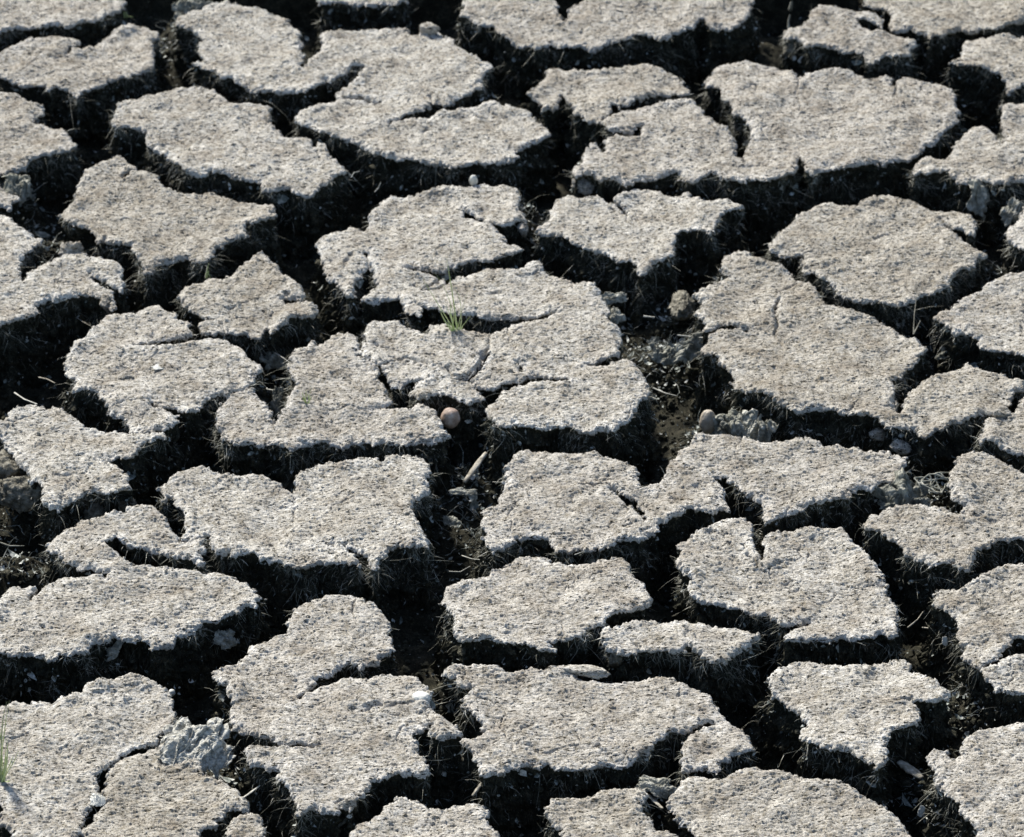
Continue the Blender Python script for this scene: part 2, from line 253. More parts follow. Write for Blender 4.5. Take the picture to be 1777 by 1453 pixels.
  'C1 185,1310 200,1270 245,1220 310,1205 380,1215 480,1215 540,1235 590,1247 640,1290 655,1312 668,1285 640,1255 600,1240 575,1230 600,1200 660,1170 740,1155 800,1150 860,1165 890,1190 960,1195 1030,1190 1080,1215 1130,1240 1200,1240 1270,1240 1330,1250 1370,1270 1390,1290 C2 1370,60 1290,65 1250,90 1225,130 1220,180 1190,200 1140,190 1090,180 1050,190 990,200 975,240 965,300 950,350 910,370 870,390 830,410 790,440 750,450 735,400 700,375 640,375 600,370 560,340 500,320 450,295 400,300 360,270 320,230 270,210 200,200 150,195 105,180 110,150 150,125 190,100 205,75 190,60', []),
 ('rounded mud slab with a loose knob at its right back corner, right side',
  'D2 200,320 225,250 260,200 310,160 360,115 380,80 430,50 500,25 560,12 640,15 740,15 790,-20 860,-45 930,-55 1000,-45 1080,-20 1150,10 1220,40 1290,50 1350,35 1410,45 1460,80 1480,130 1470,215 1430,200 1380,180 1330,170 1290,150 1256,105 1300,160 1350,205 1400,240 1450,280 1500,305 1550,340 1500,355 1475,375 1450,410 1390,415 1340,450 1320,490 1270,530 1220,545 1170,560 1120,590 1060,615 1010,640 980,645 920,625 870,610 830,620 780,635 720,615 660,600 610,560 580,510 520,490 480,460 430,455 400,420 400,370 410,330 350,345 300,350 250,325', []),
 ('long mud slab with humped back and right wing meeting at a V notch, right side',
  'C2 1075,575 1110,540 1170,500 1240,470 1300,450 1250,430 1245,400 1260,340 1310,310 1360,290 1410,295 1435,330 1470,350 1520,350 D2 240,375 300,385 340,420 370,455 420,480 470,510 500,550 530,600 560,645 620,655 700,680 780,690 860,710 930,740 1000,770 1050,810 1110,830 1160,870 1190,900 1150,950 1100,990 1050,1020 1040,1080 1000,1095 965,1105 990,1140 985,1200 990,1260 997,1310 1020,1270 1060,1210 1100,1160 1140,1130 1190,1100 1230,1060 1290,1040 1350,1035 1400,1010 1430,1000 1470,1030 1540,1045 1620,1070 1690,1100 1740,1105 1790,1120 1770,1175 1715,1190 1690,1230 1680,1290 1640,1310 1560,1320 1500,1330 1440,1350 1380,1380 1300,1400 1240,1420 D3 1220,190 1150,215 1120,200 1090,165 1040,150 990,145 930,140 880,120 850,90 820,75 760,90 700,85 660,60 600,45 540,45 470,40 420,45 380,60 330,40 270,10 D2 180,1210 120,1195 60,1200 0,1170 C2 1320,1110 1310,1070 1280,1020 1250,1000 1240,950 1180,935 1120,940 1130,900 1150,860 1190,812 1260,797 1340,797 1405,802 1320,785 1250,778 1180,788 1145,800 1145,760 1110,725 1085,690 1110,650 1120,615', [('D2 260,590 245,680 250,750', 3, 8)]),
 ('tapering mud slab with a slot on its left, beside the brown nut',
  'B2 210,960 220,920 280,900 330,870 360,890 400,860 440,830 490,800 550,805 600,840 625,885 612,930 600,960 650,990 690,1015 720,1040 740,1080 735,1110 770,1150 800,1200 830,1250 780,1260 720,1270 800,1275 870,1280 930,1300 940,1275 990,1265 1040,1280 1080,1310 1110,1350 B3 1150,150 1170,200 1140,215 1080,230 1000,235 900,235 830,240 760,235 710,245 670,215 620,230 560,225 510,250 460,230 420,220 380,210 340,235 280,240 240,270 200,280 150,260 100,235 50,240 0,240 A3 1560,230 1500,235 1440,250 1400,230 1350,240 1355,210 1390,180 1340,120 1330,100 1345,40 A2 1380,1220 1410,1180 1470,1165 1550,1160 1600,1200 1640,1240 1660,1300 1695,1352 B2 130,1310 170,1240 200,1190 230,1150 200,1110 195,1060 200,1000', []),
 ('bulky mud slab with a hooked back crack and a lobed front foot, left of centre',
  'A2 560,790 600,740 650,680 700,665 770,665 830,665 890,640 950,622 1000,640 1060,680 1110,720 1170,750 1170,800 1180,830 1120,850 1050,865 980,868 930,875 860,880 930,890 1020,893 1100,890 1170,868 1240,855 1320,855 1400,865 1440,885 1500,920 1530,960 1560,1000 1610,1020 1635,1050 1600,1070 1560,1090 1550,1140 1500,1155 1440,1165 1400,1190 1340,1180 1290,1195 1250,1230 1220,1280 1160,1295 1110,1275 1050,1262 980,1258 930,1232 945,1270 1000,1272 1050,1285 1085,1315 1100,1360 A3 1060,162 1000,176 940,180 880,186 830,188 800,170 800,140 760,90 A2 700,1325 660,1310 655,1260 620,1200 560,1160 500,1150 450,1160 460,1110 430,1060 400,1030 395,980 410,930 450,890 500,850 550,810', [('A2 940,830 900,870 830,880', 8, 14)]),
 ('pale domed mud slab with a tail reaching right, at the left edge below the middle',
  'A3 -60,150 0,110 50,60 120,20 200,10 270,20 300,30 330,10 370,15 410,40 450,80 500,120 560,155 630,160 700,170 780,185 820,200 900,196 960,190 1030,186 1005,215 940,235 890,250 870,290 840,310 800,340 750,350 700,335 640,350 700,375 740,400 770,440 800,480 830,530 760,535 720,545 660,560 600,555 540,565 490,585 440,610 400,640 350,660 300,650 270,620 290,590 270,560 260,510 230,480 190,470 190,430 180,380 120,350 80,290 40,270 20,230 0,210 -70,200', []),
 ('wide mud slab with a notched back and a cracked front spur, below centre left',
  'A3 980,525 1020,490 1060,450 1110,410 1180,385 1250,390 1310,410 1340,420 1420,430 1500,445 1560,445 1620,450 1680,465 1740,490 1777,530 B3 200,550 208,590 212,625 220,570 208,510 215,460 250,430 310,420 350,385 420,370 480,380 550,370 610,350 680,350 740,365 765,370 790,340 850,320 920,325 990,318 1030,325 1055,360 1055,420 1050,480 1045,540 1020,580 960,600 945,620 960,680 975,740 990,800 1030,830 1045,860 1045,910 1000,895 930,905 860,900 810,920 790,960 750,1000 735,1040 700,1030 670,1000 660,960 610,930 560,910 530,890 460,866 520,900 580,940 610,970 615,1015 560,1005 500,990 440,990 390,1000 340,1010 280,1005 220,1005 170,1000 120,975 60,985 0,960 A3 1540,930 1490,925 1450,955 1400,930 1340,925 1310,890 1300,850 1280,815 1200,835 1120,836 1140,790 1130,740 1140,690 1100,640 1060,600 1040,570 1030,620 1005,610 1010,570', [('B3 410,872 440,882 480,890', 8, 6)]),
 ('broad flat mud slab with a long wedge crack behind it, at the lower left edge',
  'A3 275,880 330,850 380,810 440,780 500,745 560,730 620,710 700,690 780,690 830,670 880,655 940,655 980,680 1020,710 1045,750 1050,790 1090,825 1110,857 1190,852 1268,838 1260,900 1252,988 1190,970 1120,945 1050,940 1000,930 940,920 880,900 820,900 760,880 720,850 690,860 680,880 590,885 660,902 720,930 760,960 790,1000 850,1010 920,1000 990,1015 1060,1025 1140,1020 1220,1025 1290,1035 1370,1045 1430,1065 1490,1090 1550,1120 1600,1160 1630,1190 1580,1215 1580,1250 1530,1250 1480,1280 1400,1290 1340,1310 1270,1330 A4 1265,90 1230,120 1170,145 1110,160 1060,200 1010,235 970,225 930,240 920,200 860,190 800,195 750,195 700,185 640,220 570,230 530,280 480,270 420,285 380,275 350,310 290,305 250,280 180,280 100,285 40,275 0,260 -60,250 A3 -90,1400 -60,1250 0,1215 20,1180 60,1140 120,1125 180,1120 225,1145 190,1165 180,1205 200,1180 240,1150 290,1120 350,1095 430,1090 520,1080 600,1085 660,1112 665,1070 640,1065 590,1055 540,1050 480,1040 430,1015 380,1000 370,950 330,925 290,915', [('A4 920,210 935,170 925,120', 12, 3)]),
 ('big mud slab filling the lower left corner, left of the long thin crack',
  'A4 -100,640 0,610 60,590 90,575 180,572 260,575 330,590 380,565 440,550 500,540 520,520 560,495 640,485 700,470 760,452 850,455 930,465 980,490 1030,510 1050,560 1065,620 1080,660 1090,700 1050,730 1010,760 985,800 968,825 900,850 830,862 780,882 720,915 680,945 650,990 630,1010 605,1030 612,1060 602,1100 615,1150 590,1180 570,1215 540,1245 525,1290 500,1330 490,1380 490,1422 480,1500 60,1520 60,1422 70,1380 30,1340 10,1300 0,1240 -20,1170 -60,1150 -140,900', []),
 ('mud slab with a slanting right edge at the bottom left, carrying the crumpled clump',
  'A4 985,830 1000,790 1040,750 1100,735 1180,760 1240,850 1230,960 1270,1030 1330,1060 1400,1090 1430,1130 1480,1180 1520,1230 1545,1280 1490,1275 1440,1265 1390,1275 1340,1320 1330,1345 1280,1350 1240,1380 1220,1422 1200,1530 560,1530 510,1422 505,1385 520,1350 560,1310 590,1260 640,1215 680,1200 645,1180 628,1140 640,1090 645,1035 672,1000 700,955 750,915 830,876 900,860 960,846', []),
 ('small rounded mud slab at the bottom edge, in front of the slab with the clump',
  'A4 1400,1385 1430,1330 1480,1310 1530,1290 1600,1310 1640,1350 1645,1390 1610,1422 1600,1500 1450,1520 1400,1422', []),
 ('tall twisting mud slab with a curved crack and a white shell on its shoulder',
  'A4 1315,405 1370,370 1430,340 1500,300 1535,270 1550,230 1620,205 1680,185 1740,165 B4 160,160 170,120 170,80 200,40 B3 230,1250 280,1225 330,1215 360,1225 400,1200 480,1190 560,1187 620,1200 650,1230 700,1250 740,1280 B4 760,40 800,95 810,150 820,200 840,260 790,280 750,300 740,340 680,345 620,380 600,365 560,355 520,360 480,390 430,420 370,440 330,480 300,520 250,545 200,582 260,556 330,515 370,480 430,465 500,430 560,415 620,420 660,430 720,415 780,405 830,402 880,420 930,445 980,470 1040,510 1060,560 1050,600 1060,625 1120,660 1190,690 1220,730 1240,770 1255,800 1220,820 1160,825 1120,840 1060,800 1050,770 1060,715 1030,740 1010,770 970,780 940,790 960,830 980,880 1000,930 1030,980 1080,1015 1060,1045 1010,1060 970,1040 900,1040 850,1030 790,1050 730,1070 690,1110 660,1150 630,1180 590,1190 590,1240 560,1260 520,1240 495,1220 480,1270 440,1260 380,1280 330,1260 290,1270 250,1300 220,1280 220,1220 200,1180 190,1130 130,1100 100,1070 130,1015 70,1010 0,985 A4 1540,975 1520,930 1480,905 1510,870 1560,860 1620,870 1680,860 1740,870 B4 200,882 280,876 385,858 300,850 240,855 180,862 120,858 60,835 0,812 A4 1570,790 1500,760 1450,745 1420,740 1430,690 1420,640 1415,590 1400,530 1390,490 1350,480 1330,450', []),
 ('six sided mud slab below the centre with a smooth slanting right edge',
  'B3 1115,1180 1160,1120 1220,1090 1300,1075 1370,1065 1410,1050 1440,1010 1500,970 1560,955 1620,935 1700,925 1777,925 C3 190,965 250,965 330,970 400,965 480,965 560,965 600,955 660,960 690,990 710,1050 740,1090 780,1120 810,1170 830,1220 840,1265 800,1275 750,1290 700,1310 640,1320 580,1345 530,1370 480,1390 C4 430,180 400,200 340,205 280,215 220,215 170,225 200,245 225,280 190,285 150,290 110,280 80,250 0,245 B4 1530,245 1480,220 1400,215 1330,225 1280,220 1230,215 1190,200 1180,150 1200,90 1190,40 B3 1150,1240 1120,1210', []),
 ('small oval mud slab with a short front crack, right of the six sided slab',
  'C4 520,160 550,140 620,130 700,105 780,95 820,90 880,105 940,90 1000,82 1080,82 1140,95 1220,100 1290,120 1370,140 1430,160 1470,180 1490,205 1450,210 1440,240 1390,260 1350,290 1310,330 1280,360 1230,345 1180,340 1130,320 1090,280 1060,262 1038,240 1028,285 970,280 900,280 840,275 770,270 700,280 640,285 600,275 550,280 520,240 510,200 500,180', []),
 ('large mud slab with straight slanting right edge and a narrow slot behind, lower right',
  'C3 990,900 1030,865 1090,820 1120,780 1180,745 1250,715 1320,702 1400,705 1440,725 1460,780 1440,820 1450,880 1480,930 1498,985 1515,960 1520,910 1500,860 1510,830 1550,795 1620,780 D3 350,770 430,762 520,765 600,765 660,768 700,810 730,850 780,890 820,960 870,1010 910,1060 930,1130 940,1180 990,1215 1000,1260 1020,1310 1010,1360 1010,1410 D4 950,160 880,150 820,180 760,190 720,205 660,185 610,200 540,210 470,215 400,205 340,215 300,220 310,180 350,140 400,110 440,90 370,105 310,120 270,130 240,90 200,70 140,55 100,30 D3 40,1270 0,1255 C3 1280,1240 1220,1240 1160,1230 1100,1225 1050,1200 1045,1160 1060,1110 1040,1080 990,1050 985,980 990,940', []),
 ('star shaped mud slab with a right horn and a front point, lower right',
  'D4 190,465 220,420 270,385 330,350 390,325 450,340 520,350 600,360 660,365 730,350 800,350 855,355 860,335 920,320 990,310 1050,315 1080,345 1085,390 1130,420 1180,460 1230,495 1280,530 1335,560 1300,580 1250,610 1200,610 1160,615 1150,600 1110,605 1130,640 1135,700 1130,755 1080,765 1030,750 985,770 960,800 925,830 930,880 935,930 940,980 910,1010 870,1010 830,970 780,940 740,920 690,900 640,885 580,880 520,865 460,845 410,825 400,780 410,750 450,720 440,700 400,690 380,650 340,620 310,590 270,570 230,540 210,490', []),
 ('mud slab with a hooked left beak, at the right edge beside the star shaped slab',
  'D3 1210,1190 1230,1155 1300,1150 1370,1160 1420,1145 1470,1110 1520,1070 1590,1030 1650,1000 1720,990 1777,985 1900,970 1980,1150 1900,1400 D4 1850,170 1777,190 1720,200 1690,240 1650,270 1640,300 1600,330 1580,345 1540,350 1490,365 1460,350 1420,320 1400,270 1390,220 1365,180 1370,120 1365,70 1330,40 D3 1280,1260 1230,1250 1205,1230', []),
 ('small mud slab wedged at the right edge under the beaked slab',
  'D4 1510,385 1550,368 1600,352 1680,325 1740,312 1777,305 1880,290 1930,420 1850,540 1777,530 1710,540 1660,525 1610,510 1590,480 1530,430', []),
 ('large mud slab with a small knob on its back, filling the lower right corner',
  'D4 1170,940 1190,900 1250,885 1310,880 1330,920 1345,935 1380,900 1400,850 1410,800 1470,770 1530,740 1600,715 1680,705 1777,705 1900,700 2000,1000 1950,1500 1550,1550 1490,1422 1470,1370 1440,1320 1400,1300 1390,1250 1340,1190 1290,1180 1265,1120 1230,1080 1225,1020 1210,980 1180,970', []),
 ('wide dome backed mud slab at the bottom edge, right of centre',
  'C4 950,1150 1010,1080 1060,1045 1120,1045 1180,1070 1240,1070 1280,1078 1290,1050 1360,1025 1420,1020 1500,1028 1580,1030 1660,1035 1720,1050 D4 430,1080 520,1090 620,1110 700,1140 780,1185 870,1220 930,1260 980,1310 1040,1370 1100,1422 1150,1520 0,1560 C4 1150,1530 1080,1422 1040,1370 1000,1330 960,1320 960,1280 930,1240 920,1200', []),
 ('narrow mud slab with a curled left corner at the bottom, beside the dome backed one',
  'C4 150,1290 200,1230 220,1200 290,1190 370,1180 440,1170 500,1150 560,1130 640,1135 720,1130 770,1150 800,1185 770,1220 780,1280 820,1330 850,1380 930,1385 1000,1422 950,1510 300,1520 250,1422 245,1370 200,1365 190,1330', []),
 ('saddle backed mud slab at the bottom edge, near the middle',
  'B4 560,1400 600,1360 650,1350 700,1310 740,1290 760,1240 810,1210 840,1180 900,1165 970,1175 1010,1200 1050,1230 1130,1235 1190,1225 1240,1200 1320,1190 1370,1220 1410,1260 1420,1310 1460,1370 1500,1422 1500,1520 600,1530', []),
 ('very wide mud slab with a separate looking right foot, in front of the oval slab',
  'B4 1135,430 1160,390 1210,370 1290,365 1370,370 1440,375 1500,390 1550,400 1620,395 C4 80,395 150,405 190,385 250,375 300,365 330,390 370,425 430,440 490,450 540,440 600,440 660,425 740,422 830,422 900,430 960,435 1000,465 1060,495 1120,510 1180,550 1190,590 1220,620 1270,650 1320,700 1370,730 1410,750 1430,790 1450,830 1470,855 1440,880 1390,895 1340,905 1300,930 1250,945 1240,990 1200,1000 1140,990 1060,995 1010,1005 1000,960 1005,890 1020,840 1040,790 1080,760 1120,730 1070,748 1020,770 950,775 900,785 870,820 820,850 810,890 810,915 760,915 720,945 700,975 650,965 590,970 540,975 480,985 420,990 350,1000 290,995 230,985 180,965 130,980 80,970 0,985 B4 1540,1010 1480,1025 1420,1040 1380,1050 1350,1030 1340,980 1320,965 1300,910 1260,880 1235,850 1270,830 1330,820 1370,790 1375,740 1350,690 1310,650 1290,620 1260,610 1250,580 1290,560 1300,520 1240,530 1210,510 1220,470 1190,460 1150,450', [('C4 1110,735 1160,715 1200,712', 9, 3), ('C4 450,865 500,848', 8, 8)]),
 ('long pale mud slab pierced by a dark wedge hole, with an arm reaching right',
  'B3 1365,640 1400,620 1460,605 1475,570 1480,530 1510,500 1510,440 1520,390 1560,350 1590,310 1640,290 1700,292 1777,297 C3 260,297 340,297 400,305 460,292 520,310 580,325 640,350 700,370 740,385 748,430 740,470 750,515 800,500 850,480 900,440 920,390 960,350 990,310 1050,285 1070,250 1100,210 1160,205 1240,210 1310,200 1360,205 1410,235 D3 130,245 200,252 280,248 360,245 440,245 500,265 550,285 640,275 700,290 780,300 860,305 940,302 1000,310 1055,335 1050,380 1040,420 1030,490 980,490 910,490 880,530 830,550 770,560 710,580 670,600 600,605 540,635 470,625 400,650 330,660 280,670 240,700 180,745 160,710 155,670 170,640 150,600 100,570 70,560 40,530 0,510 C3 1290,460 1240,450 1205,455 1250,490 1270,540 1290,590 1320,640 1310,658 1230,640 1220,660 1140,655 1050,655 1000,690 960,715 920,740 870,755 860,780 800,800 750,840 690,850 640,850 600,855 540,870 500,875 440,875 380,850 320,870 250,880 220,850 190,820 150,800 80,795 0,800 B3 1570,830 1520,850 1480,870 1450,905 1420,880 1390,840 1370,800 1400,770 1365,740 1375,700 1370,660', [('C3 585,538 640,575 700,618', 14, 48), ('C3 690,605 735,650 768,705', 52, 10), ('C3 768,700 785,720', 12, 4), ('C3 600,540 560,515', 14, 4), ('C3 105,760 78,740 80,715', 8, 3)]),
 ('mud slab with rounded hump and broad left shelf, in front of the dried crinkled leaf',
  'D3 785,750 830,710 890,680 940,650 1000,625 1060,620 1140,625 1200,645 1270,660 1340,690 1400,705 1480,700 1440,690 1390,680 1400,640 1340,610 1310,570 1300,530 1320,470 1310,430 1350,380 1370,340 1430,310 1480,300 1560,315 1630,340 1680,365 1730,385 1760,420 1800,440 1950,450 1990,650 1900,800 1777,820 1700,825 1640,835 1590,860 1560,890 1500,915 1480,950 1460,1000 1440,1040 1390,1030 1340,1010 1270,1000 1210,1010 1170,980 1120,960 1080,940 1040,910 1010,870 950,850 910,810 860,780 800,775', []),
 ('mud slab with two round lumps on its back corner, at the right edge',
  'D3 1485,230 1500,205 1540,190 1535,140 1545,100 1600,75 1620,50 1650,40 1680,65 1720,60 1740,30 D2 1740,1255 1760,1210 1790,1195 1880,1180 1950,1300 D3 1950,200 1850,300 1777,295 1700,290 1640,275 1570,260 1510,265', []),
 ('mud slab with a drooping left corner, at the right edge right of the grass stalk',
  'D2 1210,700 1260,670 1310,655 1350,630 1400,590 1460,560 1510,545 1530,510 1580,480 1640,465 1700,455 1777,460 1900,440 2000,650 1900,950 1777,960 1700,930 1640,925 1580,915 1510,900 1490,850 1440,825 1400,795 1370,825 1330,810 1310,780 1270,740 1215,720', []),
 ('tip of a mud slab poking in at the right edge, beside the knobbed rounded slab',
  'D2 1645,200 1690,160 1740,130 1755,60 1777,30 1880,0 1950,200 1850,330 1777,300 1740,280 1700,255', []),
 ('long mud slab at the left edge with a curled pale front arm',
  'A2 -60,70 0,80 60,105 110,150 170,180 220,205 260,235 240,260 200,300 160,320 130,370 130,430 142,500 160,470 190,430 250,395 310,380 370,350 410,320 400,290 440,270 490,270 520,320 550,350 620,360 680,375 730,400 760,440 765,500 755,545 725,535 690,530 640,500 600,470 560,445 590,480 630,520 690,545 715,580 715,610 690,640 650,600 600,575 520,570 440,585 380,590 340,610 300,595 270,620 220,640 235,680 180,700 130,725 80,745 40,770 0,780 -80,800 -150,500 -100,150', []),
 ('tiny mud slab at the left edge, in front of the pale crumpled leaf',
  'A1 -60,1140 0,1130 60,1180 120,1210 120,1240 80,1245 75,1300 40,1300 0,1285 -60,1280', []),
 ('small pointed mud slab with a slit in its right side, behind the bulky hooked slab',
  'A2 1090,600 1110,560 1160,530 1220,510 1290,475 1340,485 1370,490 1400,465 1450,440 1480,410 1530,370 1560,340 1610,325 1650,345 1680,370 B2 100,390 120,430 180,460 210,490 250,540 280,570 270,600 210,605 140,604 180,617 250,612 300,605 340,640 355,680 310,715 240,715 190,725 150,750 110,785 70,795 50,760 A2 1620,790 1590,835 1520,815 1450,800 1380,790 1300,800 1240,815 1220,780 1220,760 1260,740 1340,725 1260,720 1230,700 1180,665 1120,640', []),
]
LABELS = [s[0] for s in SLABS]

# ================================================================ the slabs
G = 0.00105           # grid step of the crust meshes
DEPTH = 0.105
rng = np.random.default_rng(7)
POLYS = []            # (outline, height) for the floor
TOPPTS = []
WALLPTS = []          # samples of wall surface for litter
# shallow creases and folds seen on the crusts: line, depth and half width in metres
CREASES = [("B2 620,880 740,905 850,930 960,965 1050,985", .004, .004), ("B2 830,1010 900,985 970,1010 1050,1050", .006, .004), ("B2 1130,1050 1200,1110 1290,1100 1340,1060 1380,990 1400,940", .007, .005),
 ("B2 1440,810 1420,900 1400,950", .003, .004), ("B2 1530,790 1540,850 1580,950", .003, .004), ("B2 960,520 1010,555 1090,545 1160,485 1200,470", .006, .005), ("B2 1300,600 1400,570 1480,560", .003, .008),
 ("D2 260,590 245,680 250,750 245,830 320,900", .004, .003), ("D2 250,560 330,520 430,490", .003, .005), ("C3 380,512 470,500 560,518 600,540", .004, .003), ("B3 212,620 215,700", .003, .003),
 ("C4 1035,200 1050,150", .003, .003), ("B4 590,650 660,640 740,600", .004, .008), ("B4 940,600 860,600 760,620", .003, .004), ("A4 240,610 350,600", .002, .004), ("A2 540,350 700,380", .002, .005),
 ("D1 385,495 382,600 400,700", .002, .003), ("D1 978,520 985,600", .003, .003), ("B1 700,400 760,420 800,480", .002, .004), ("B1 1060,640 1060,590", .003, .003), ("D1 900,1270 960,1285", .004, .004),
 ("A3 360,650 420,560 500,490 560,400", .002, .004), ("D3 150,990 90,950", .005, .004), ("C3 1380,860 1440,960 1490,1000", .005, .006), ("C3 1290,870 1340,890", .005, .004), ("C3 1150,990 1200,1010 1240,1000", .003, .003),
 ("B2 560,340 530,400", .004, .004), ("A2 1370,640 1440,660", .004, .004), ("A2 1750,600 1777,600", .005, .004), ("B2 1120,445 1090,500 1010,540", .005, .004), ("D1 680,800 780,820", .002, .006),
 ("D3 900,650 1000,700 1080,760", .003, .006), ("D4 980,600 1100,600", .003, .003), ("D2 930,200 860,210", .004, .006), ("D2 400,420 520,430 620,400", .004, .008), ("B3 440,870 520,895", .004, .003), ("A3 1380,480 1420,500", .003, .003)]
CREASES = [(parse(c_[0]), c_[1], c_[2]) for c_ in CREASES]
def crust_relief(x, y):
    wxx = x + 0.0016 * vn(x, y, 0.0035, 5); wyy = y + 0.0016 * vn(x, y, 0.0035, 6)
    f1, f2, r, gx, gy = cells(wxx * 0.72, wyy * 1.15, 0.0048, 11)
    r2 = (r * 7.31) % 1.0; r3 = (r * 13.7) % 1.0
    flake = 0.0009 * r - gy * (0.0030 * r2 * r2 + 0.0002) + gx * 0.0009 * (r3 - 0.5) - 0.0016 * (f2 - f1 < 0.08) * (r3 > 0.66)
    g1, g2, q, hx, hy = cells(x + 3.1, y + 1.7, 0.0026, 31)
    small = 0.0005 * q - hy * 0.0007
    lump = 0.0032 * fbm(x, y, 0.016, 2, 41) + 0.0075 * fbm(x, y, 0.042, 2, 51) + 0.0095 * fbm(x, y, 0.095, 2, 61)
    pit = fbm(x, y, 0.030, 3, 91); pit = -0.0018 * np.clip((pit - 0.34) / 0.2, 0, 1)
    fold = np.abs(fbm(x, y, 0.11, 4, 191)); msk = np.clip(vn(x, y, 0.07, 195) * 5, 0, 1); fold = -0.0030 * np.clip(1 - fold / 0.016, 0, 1) * msk
    z = flake + small + lump + pit + fold
    for pts, dp, wd in CREASES:
        pa = np.array(pts); lo = pa.min(0) - 3 * wd; hi = pa.max(0) + 3 * wd
        if hi[0] < x.min() or lo[0] > x.max() or hi[1] < y.min() or lo[1] > y.max(): continue
        m_ = (x > lo[0]) & (x < hi[0]) & (y > lo[1]) & (y < hi[1])
        if not m_.any(): continue
        xs = x[m_] + 0.006 * fbm(x[m_], y[m_], 0.012, 2, 211); ys = y[m_] + 0.006 * fbm(x[m_], y[m_], 0.012, 2, 221); d_ = np.full(xs.shape, 1.0)
        for i in range(len(pts) - 1):
            q2, _ = seg_dist(xs, ys, *pts[i], *pts[i + 1]); d_ = np.minimum(d_, q2)
        d_ = np.sqrt(d_); z[m_] += -dp * np.clip(1 - d_ / (wd * 0.7), 0, 1) ** 0.7 + dp * 0.15 * np.exp(-((d_ - wd * 1.5) / wd) ** 2)
    return z
def build_slab(idx, label, outline, cracks):
    z0 = float(rng.uniform(-0.006, 0.006))
    poly = parse(outline, z0); P = np.array(poly)
    POLYS.append(P)
    x0, y0 = P.min(0) - 0.012; x1, y1 = P.max(0) + 0.012
    x0 = math.floor(x0 / G) * G; y0 = math.floor(y0 / G) * G
    nx = int((x1 - x0) / G) + 2; ny = int((y1 - y0) / G) + 2
    X, Y = np.meshgrid(x0 + np.arange(nx) * G, y0 + np.arange(ny) * G)
    raw = poly_sdf(X, Y, poly)
    k1 = 1.0 / 3.554 * (36.0 / FOCAL / PW) * DIST
    for (pts, w0, w1) in cracks:
        q = parse(pts, z0); n = len(q) - 1
        for i in range(n):
            d2, tt = seg_dist(X, Y, *q[i], *q[i + 1])
            w = (w0 + (w1 - w0) * (i + tt) / n) * k1 * 0.5
            raw = np.maximum(raw, w - np.sqrt(d2))
    # ragged outline
    rag = 0.0050 * fbm(X, Y, 0.020, 3, 301) + 0.0050 * fbm(X, Y, 0.0070, 3, 351)
    e1, e2, er, _, _ = cells(X, Y, 0.0058, 77); rag = rag + 0.0032 * (np.clip(e1, 0, 1) - 0.42) + 0.0022 * (er - 0.5)
    F = raw + rag + 0.0005
    ins = F < 0
    cell = ins[:-1, :-1] | ins[1:, :-1] | ins[:-1, 1:] | ins[1:, 1:]
    use = np.zeros(F.shape, bool); use[:-1, :-1] |= cell; use[1:, :-1] |= cell; use[:-1, 1:] |= cell; use[1:, 1:] |= cell
    gy_, gx_ = np.gradient(F, G); gl = gx_ ** 2 + gy_ ** 2 + 1e-9
    mv = use & ~ins
    st = np.clip(F / gl, 0, None); sx = -st * gx_; sy = -st * gy_
    ln = np.sqrt(sx * sx + sy * sy) + 1e-9; k = np.minimum(1, 0.0019 / ln)
    XX = np.where(mv, X + sx * k, X); YY = np.where(mv, Y + sy * k, Y)
    dep = np.where(mv, 0, np.clip(-F, 0, 1))
    R = 0.0046 + 0.0038 * np.clip(fbm(XX, YY, 0.028, 2, 491) + .2, 0, 1)
    u = np.clip(1 - dep / R, 0, 1)
    rim = (0.0016 + 0.0045 * np.clip(fbm(XX, YY, 0.03, 2, 481), -.3, 1)) * np.exp(-((dep - 0.010) / 0.009) ** 2)        # slightly curled up margin
    Z = z0 + crust_relief(XX, YY) + rim - (0.55 * R) * (1 - np.sqrt(np.clip(1 - u * u, 0, 1)))
    # a gentle cupping or doming and a tilt of the whole piece
    cx, cy = P.mean(0); tl = rng.uniform(-0.018, 0.018, 2)
    Z = Z + (XX - cx) * tl[0] + (YY - cy) * tl[1]
    vid = np.full(F.shape, -1, np.int64); vid[use] = np.arange(use.sum())
    co = np.stack([XX[use], YY[use], Z[use]], 1)
    a = vid[:-1, :-1][cell]; b_ = vid[:-1, 1:][cell]; c_ = vid[1:, 1:][cell]; d_ = vid[1:, :-1][cell]
    quads = np.stack([a, b_, c_, d_], 1)
    # boundary edges
    E = np.concatenate([quads[:, [0, 1]], quads[:, [1, 2]], quads[:, [2, 3]], quads[:, [3, 0]]])
    key = E[:, 0] * len(co) + E[:, 1]; rev = E[:, 1] * len(co) + E[:, 0]
    E = E[~np.isin(key, rev)]
    bv = np.unique(E); loc = np.full(len(co), -1); loc[bv] = np.arange(len(bv))
    ry, rx = np.gradient(raw, G)
    # smooth the outward direction a little
    for _ in range(3):
        for A in (rx, ry):
            A[1:-1, 1:-1] = (A[1:-1, 1:-1] * 2 + A[:-2, 1:-1] + A[2:, 1:-1] + A[1:-1, :-2] + A[1:-1, 2:]) / 6
    nxv = rx[use][bv]; nyv = ry[use][bv]; nl = np.sqrt(nxv ** 2 + nyv ** 2) + 1e-6; nxv = nxv / nl; nyv = nyv / nl
    bx, by, bz = co[bv].T
    # lip of the crust folding down
    lipdrop = 0.0008 + 0.0042 * np.clip(fbm(bx, by, 0.007, 3, 401) * 1.3 + 0.25, 0, 1)
    rings = []
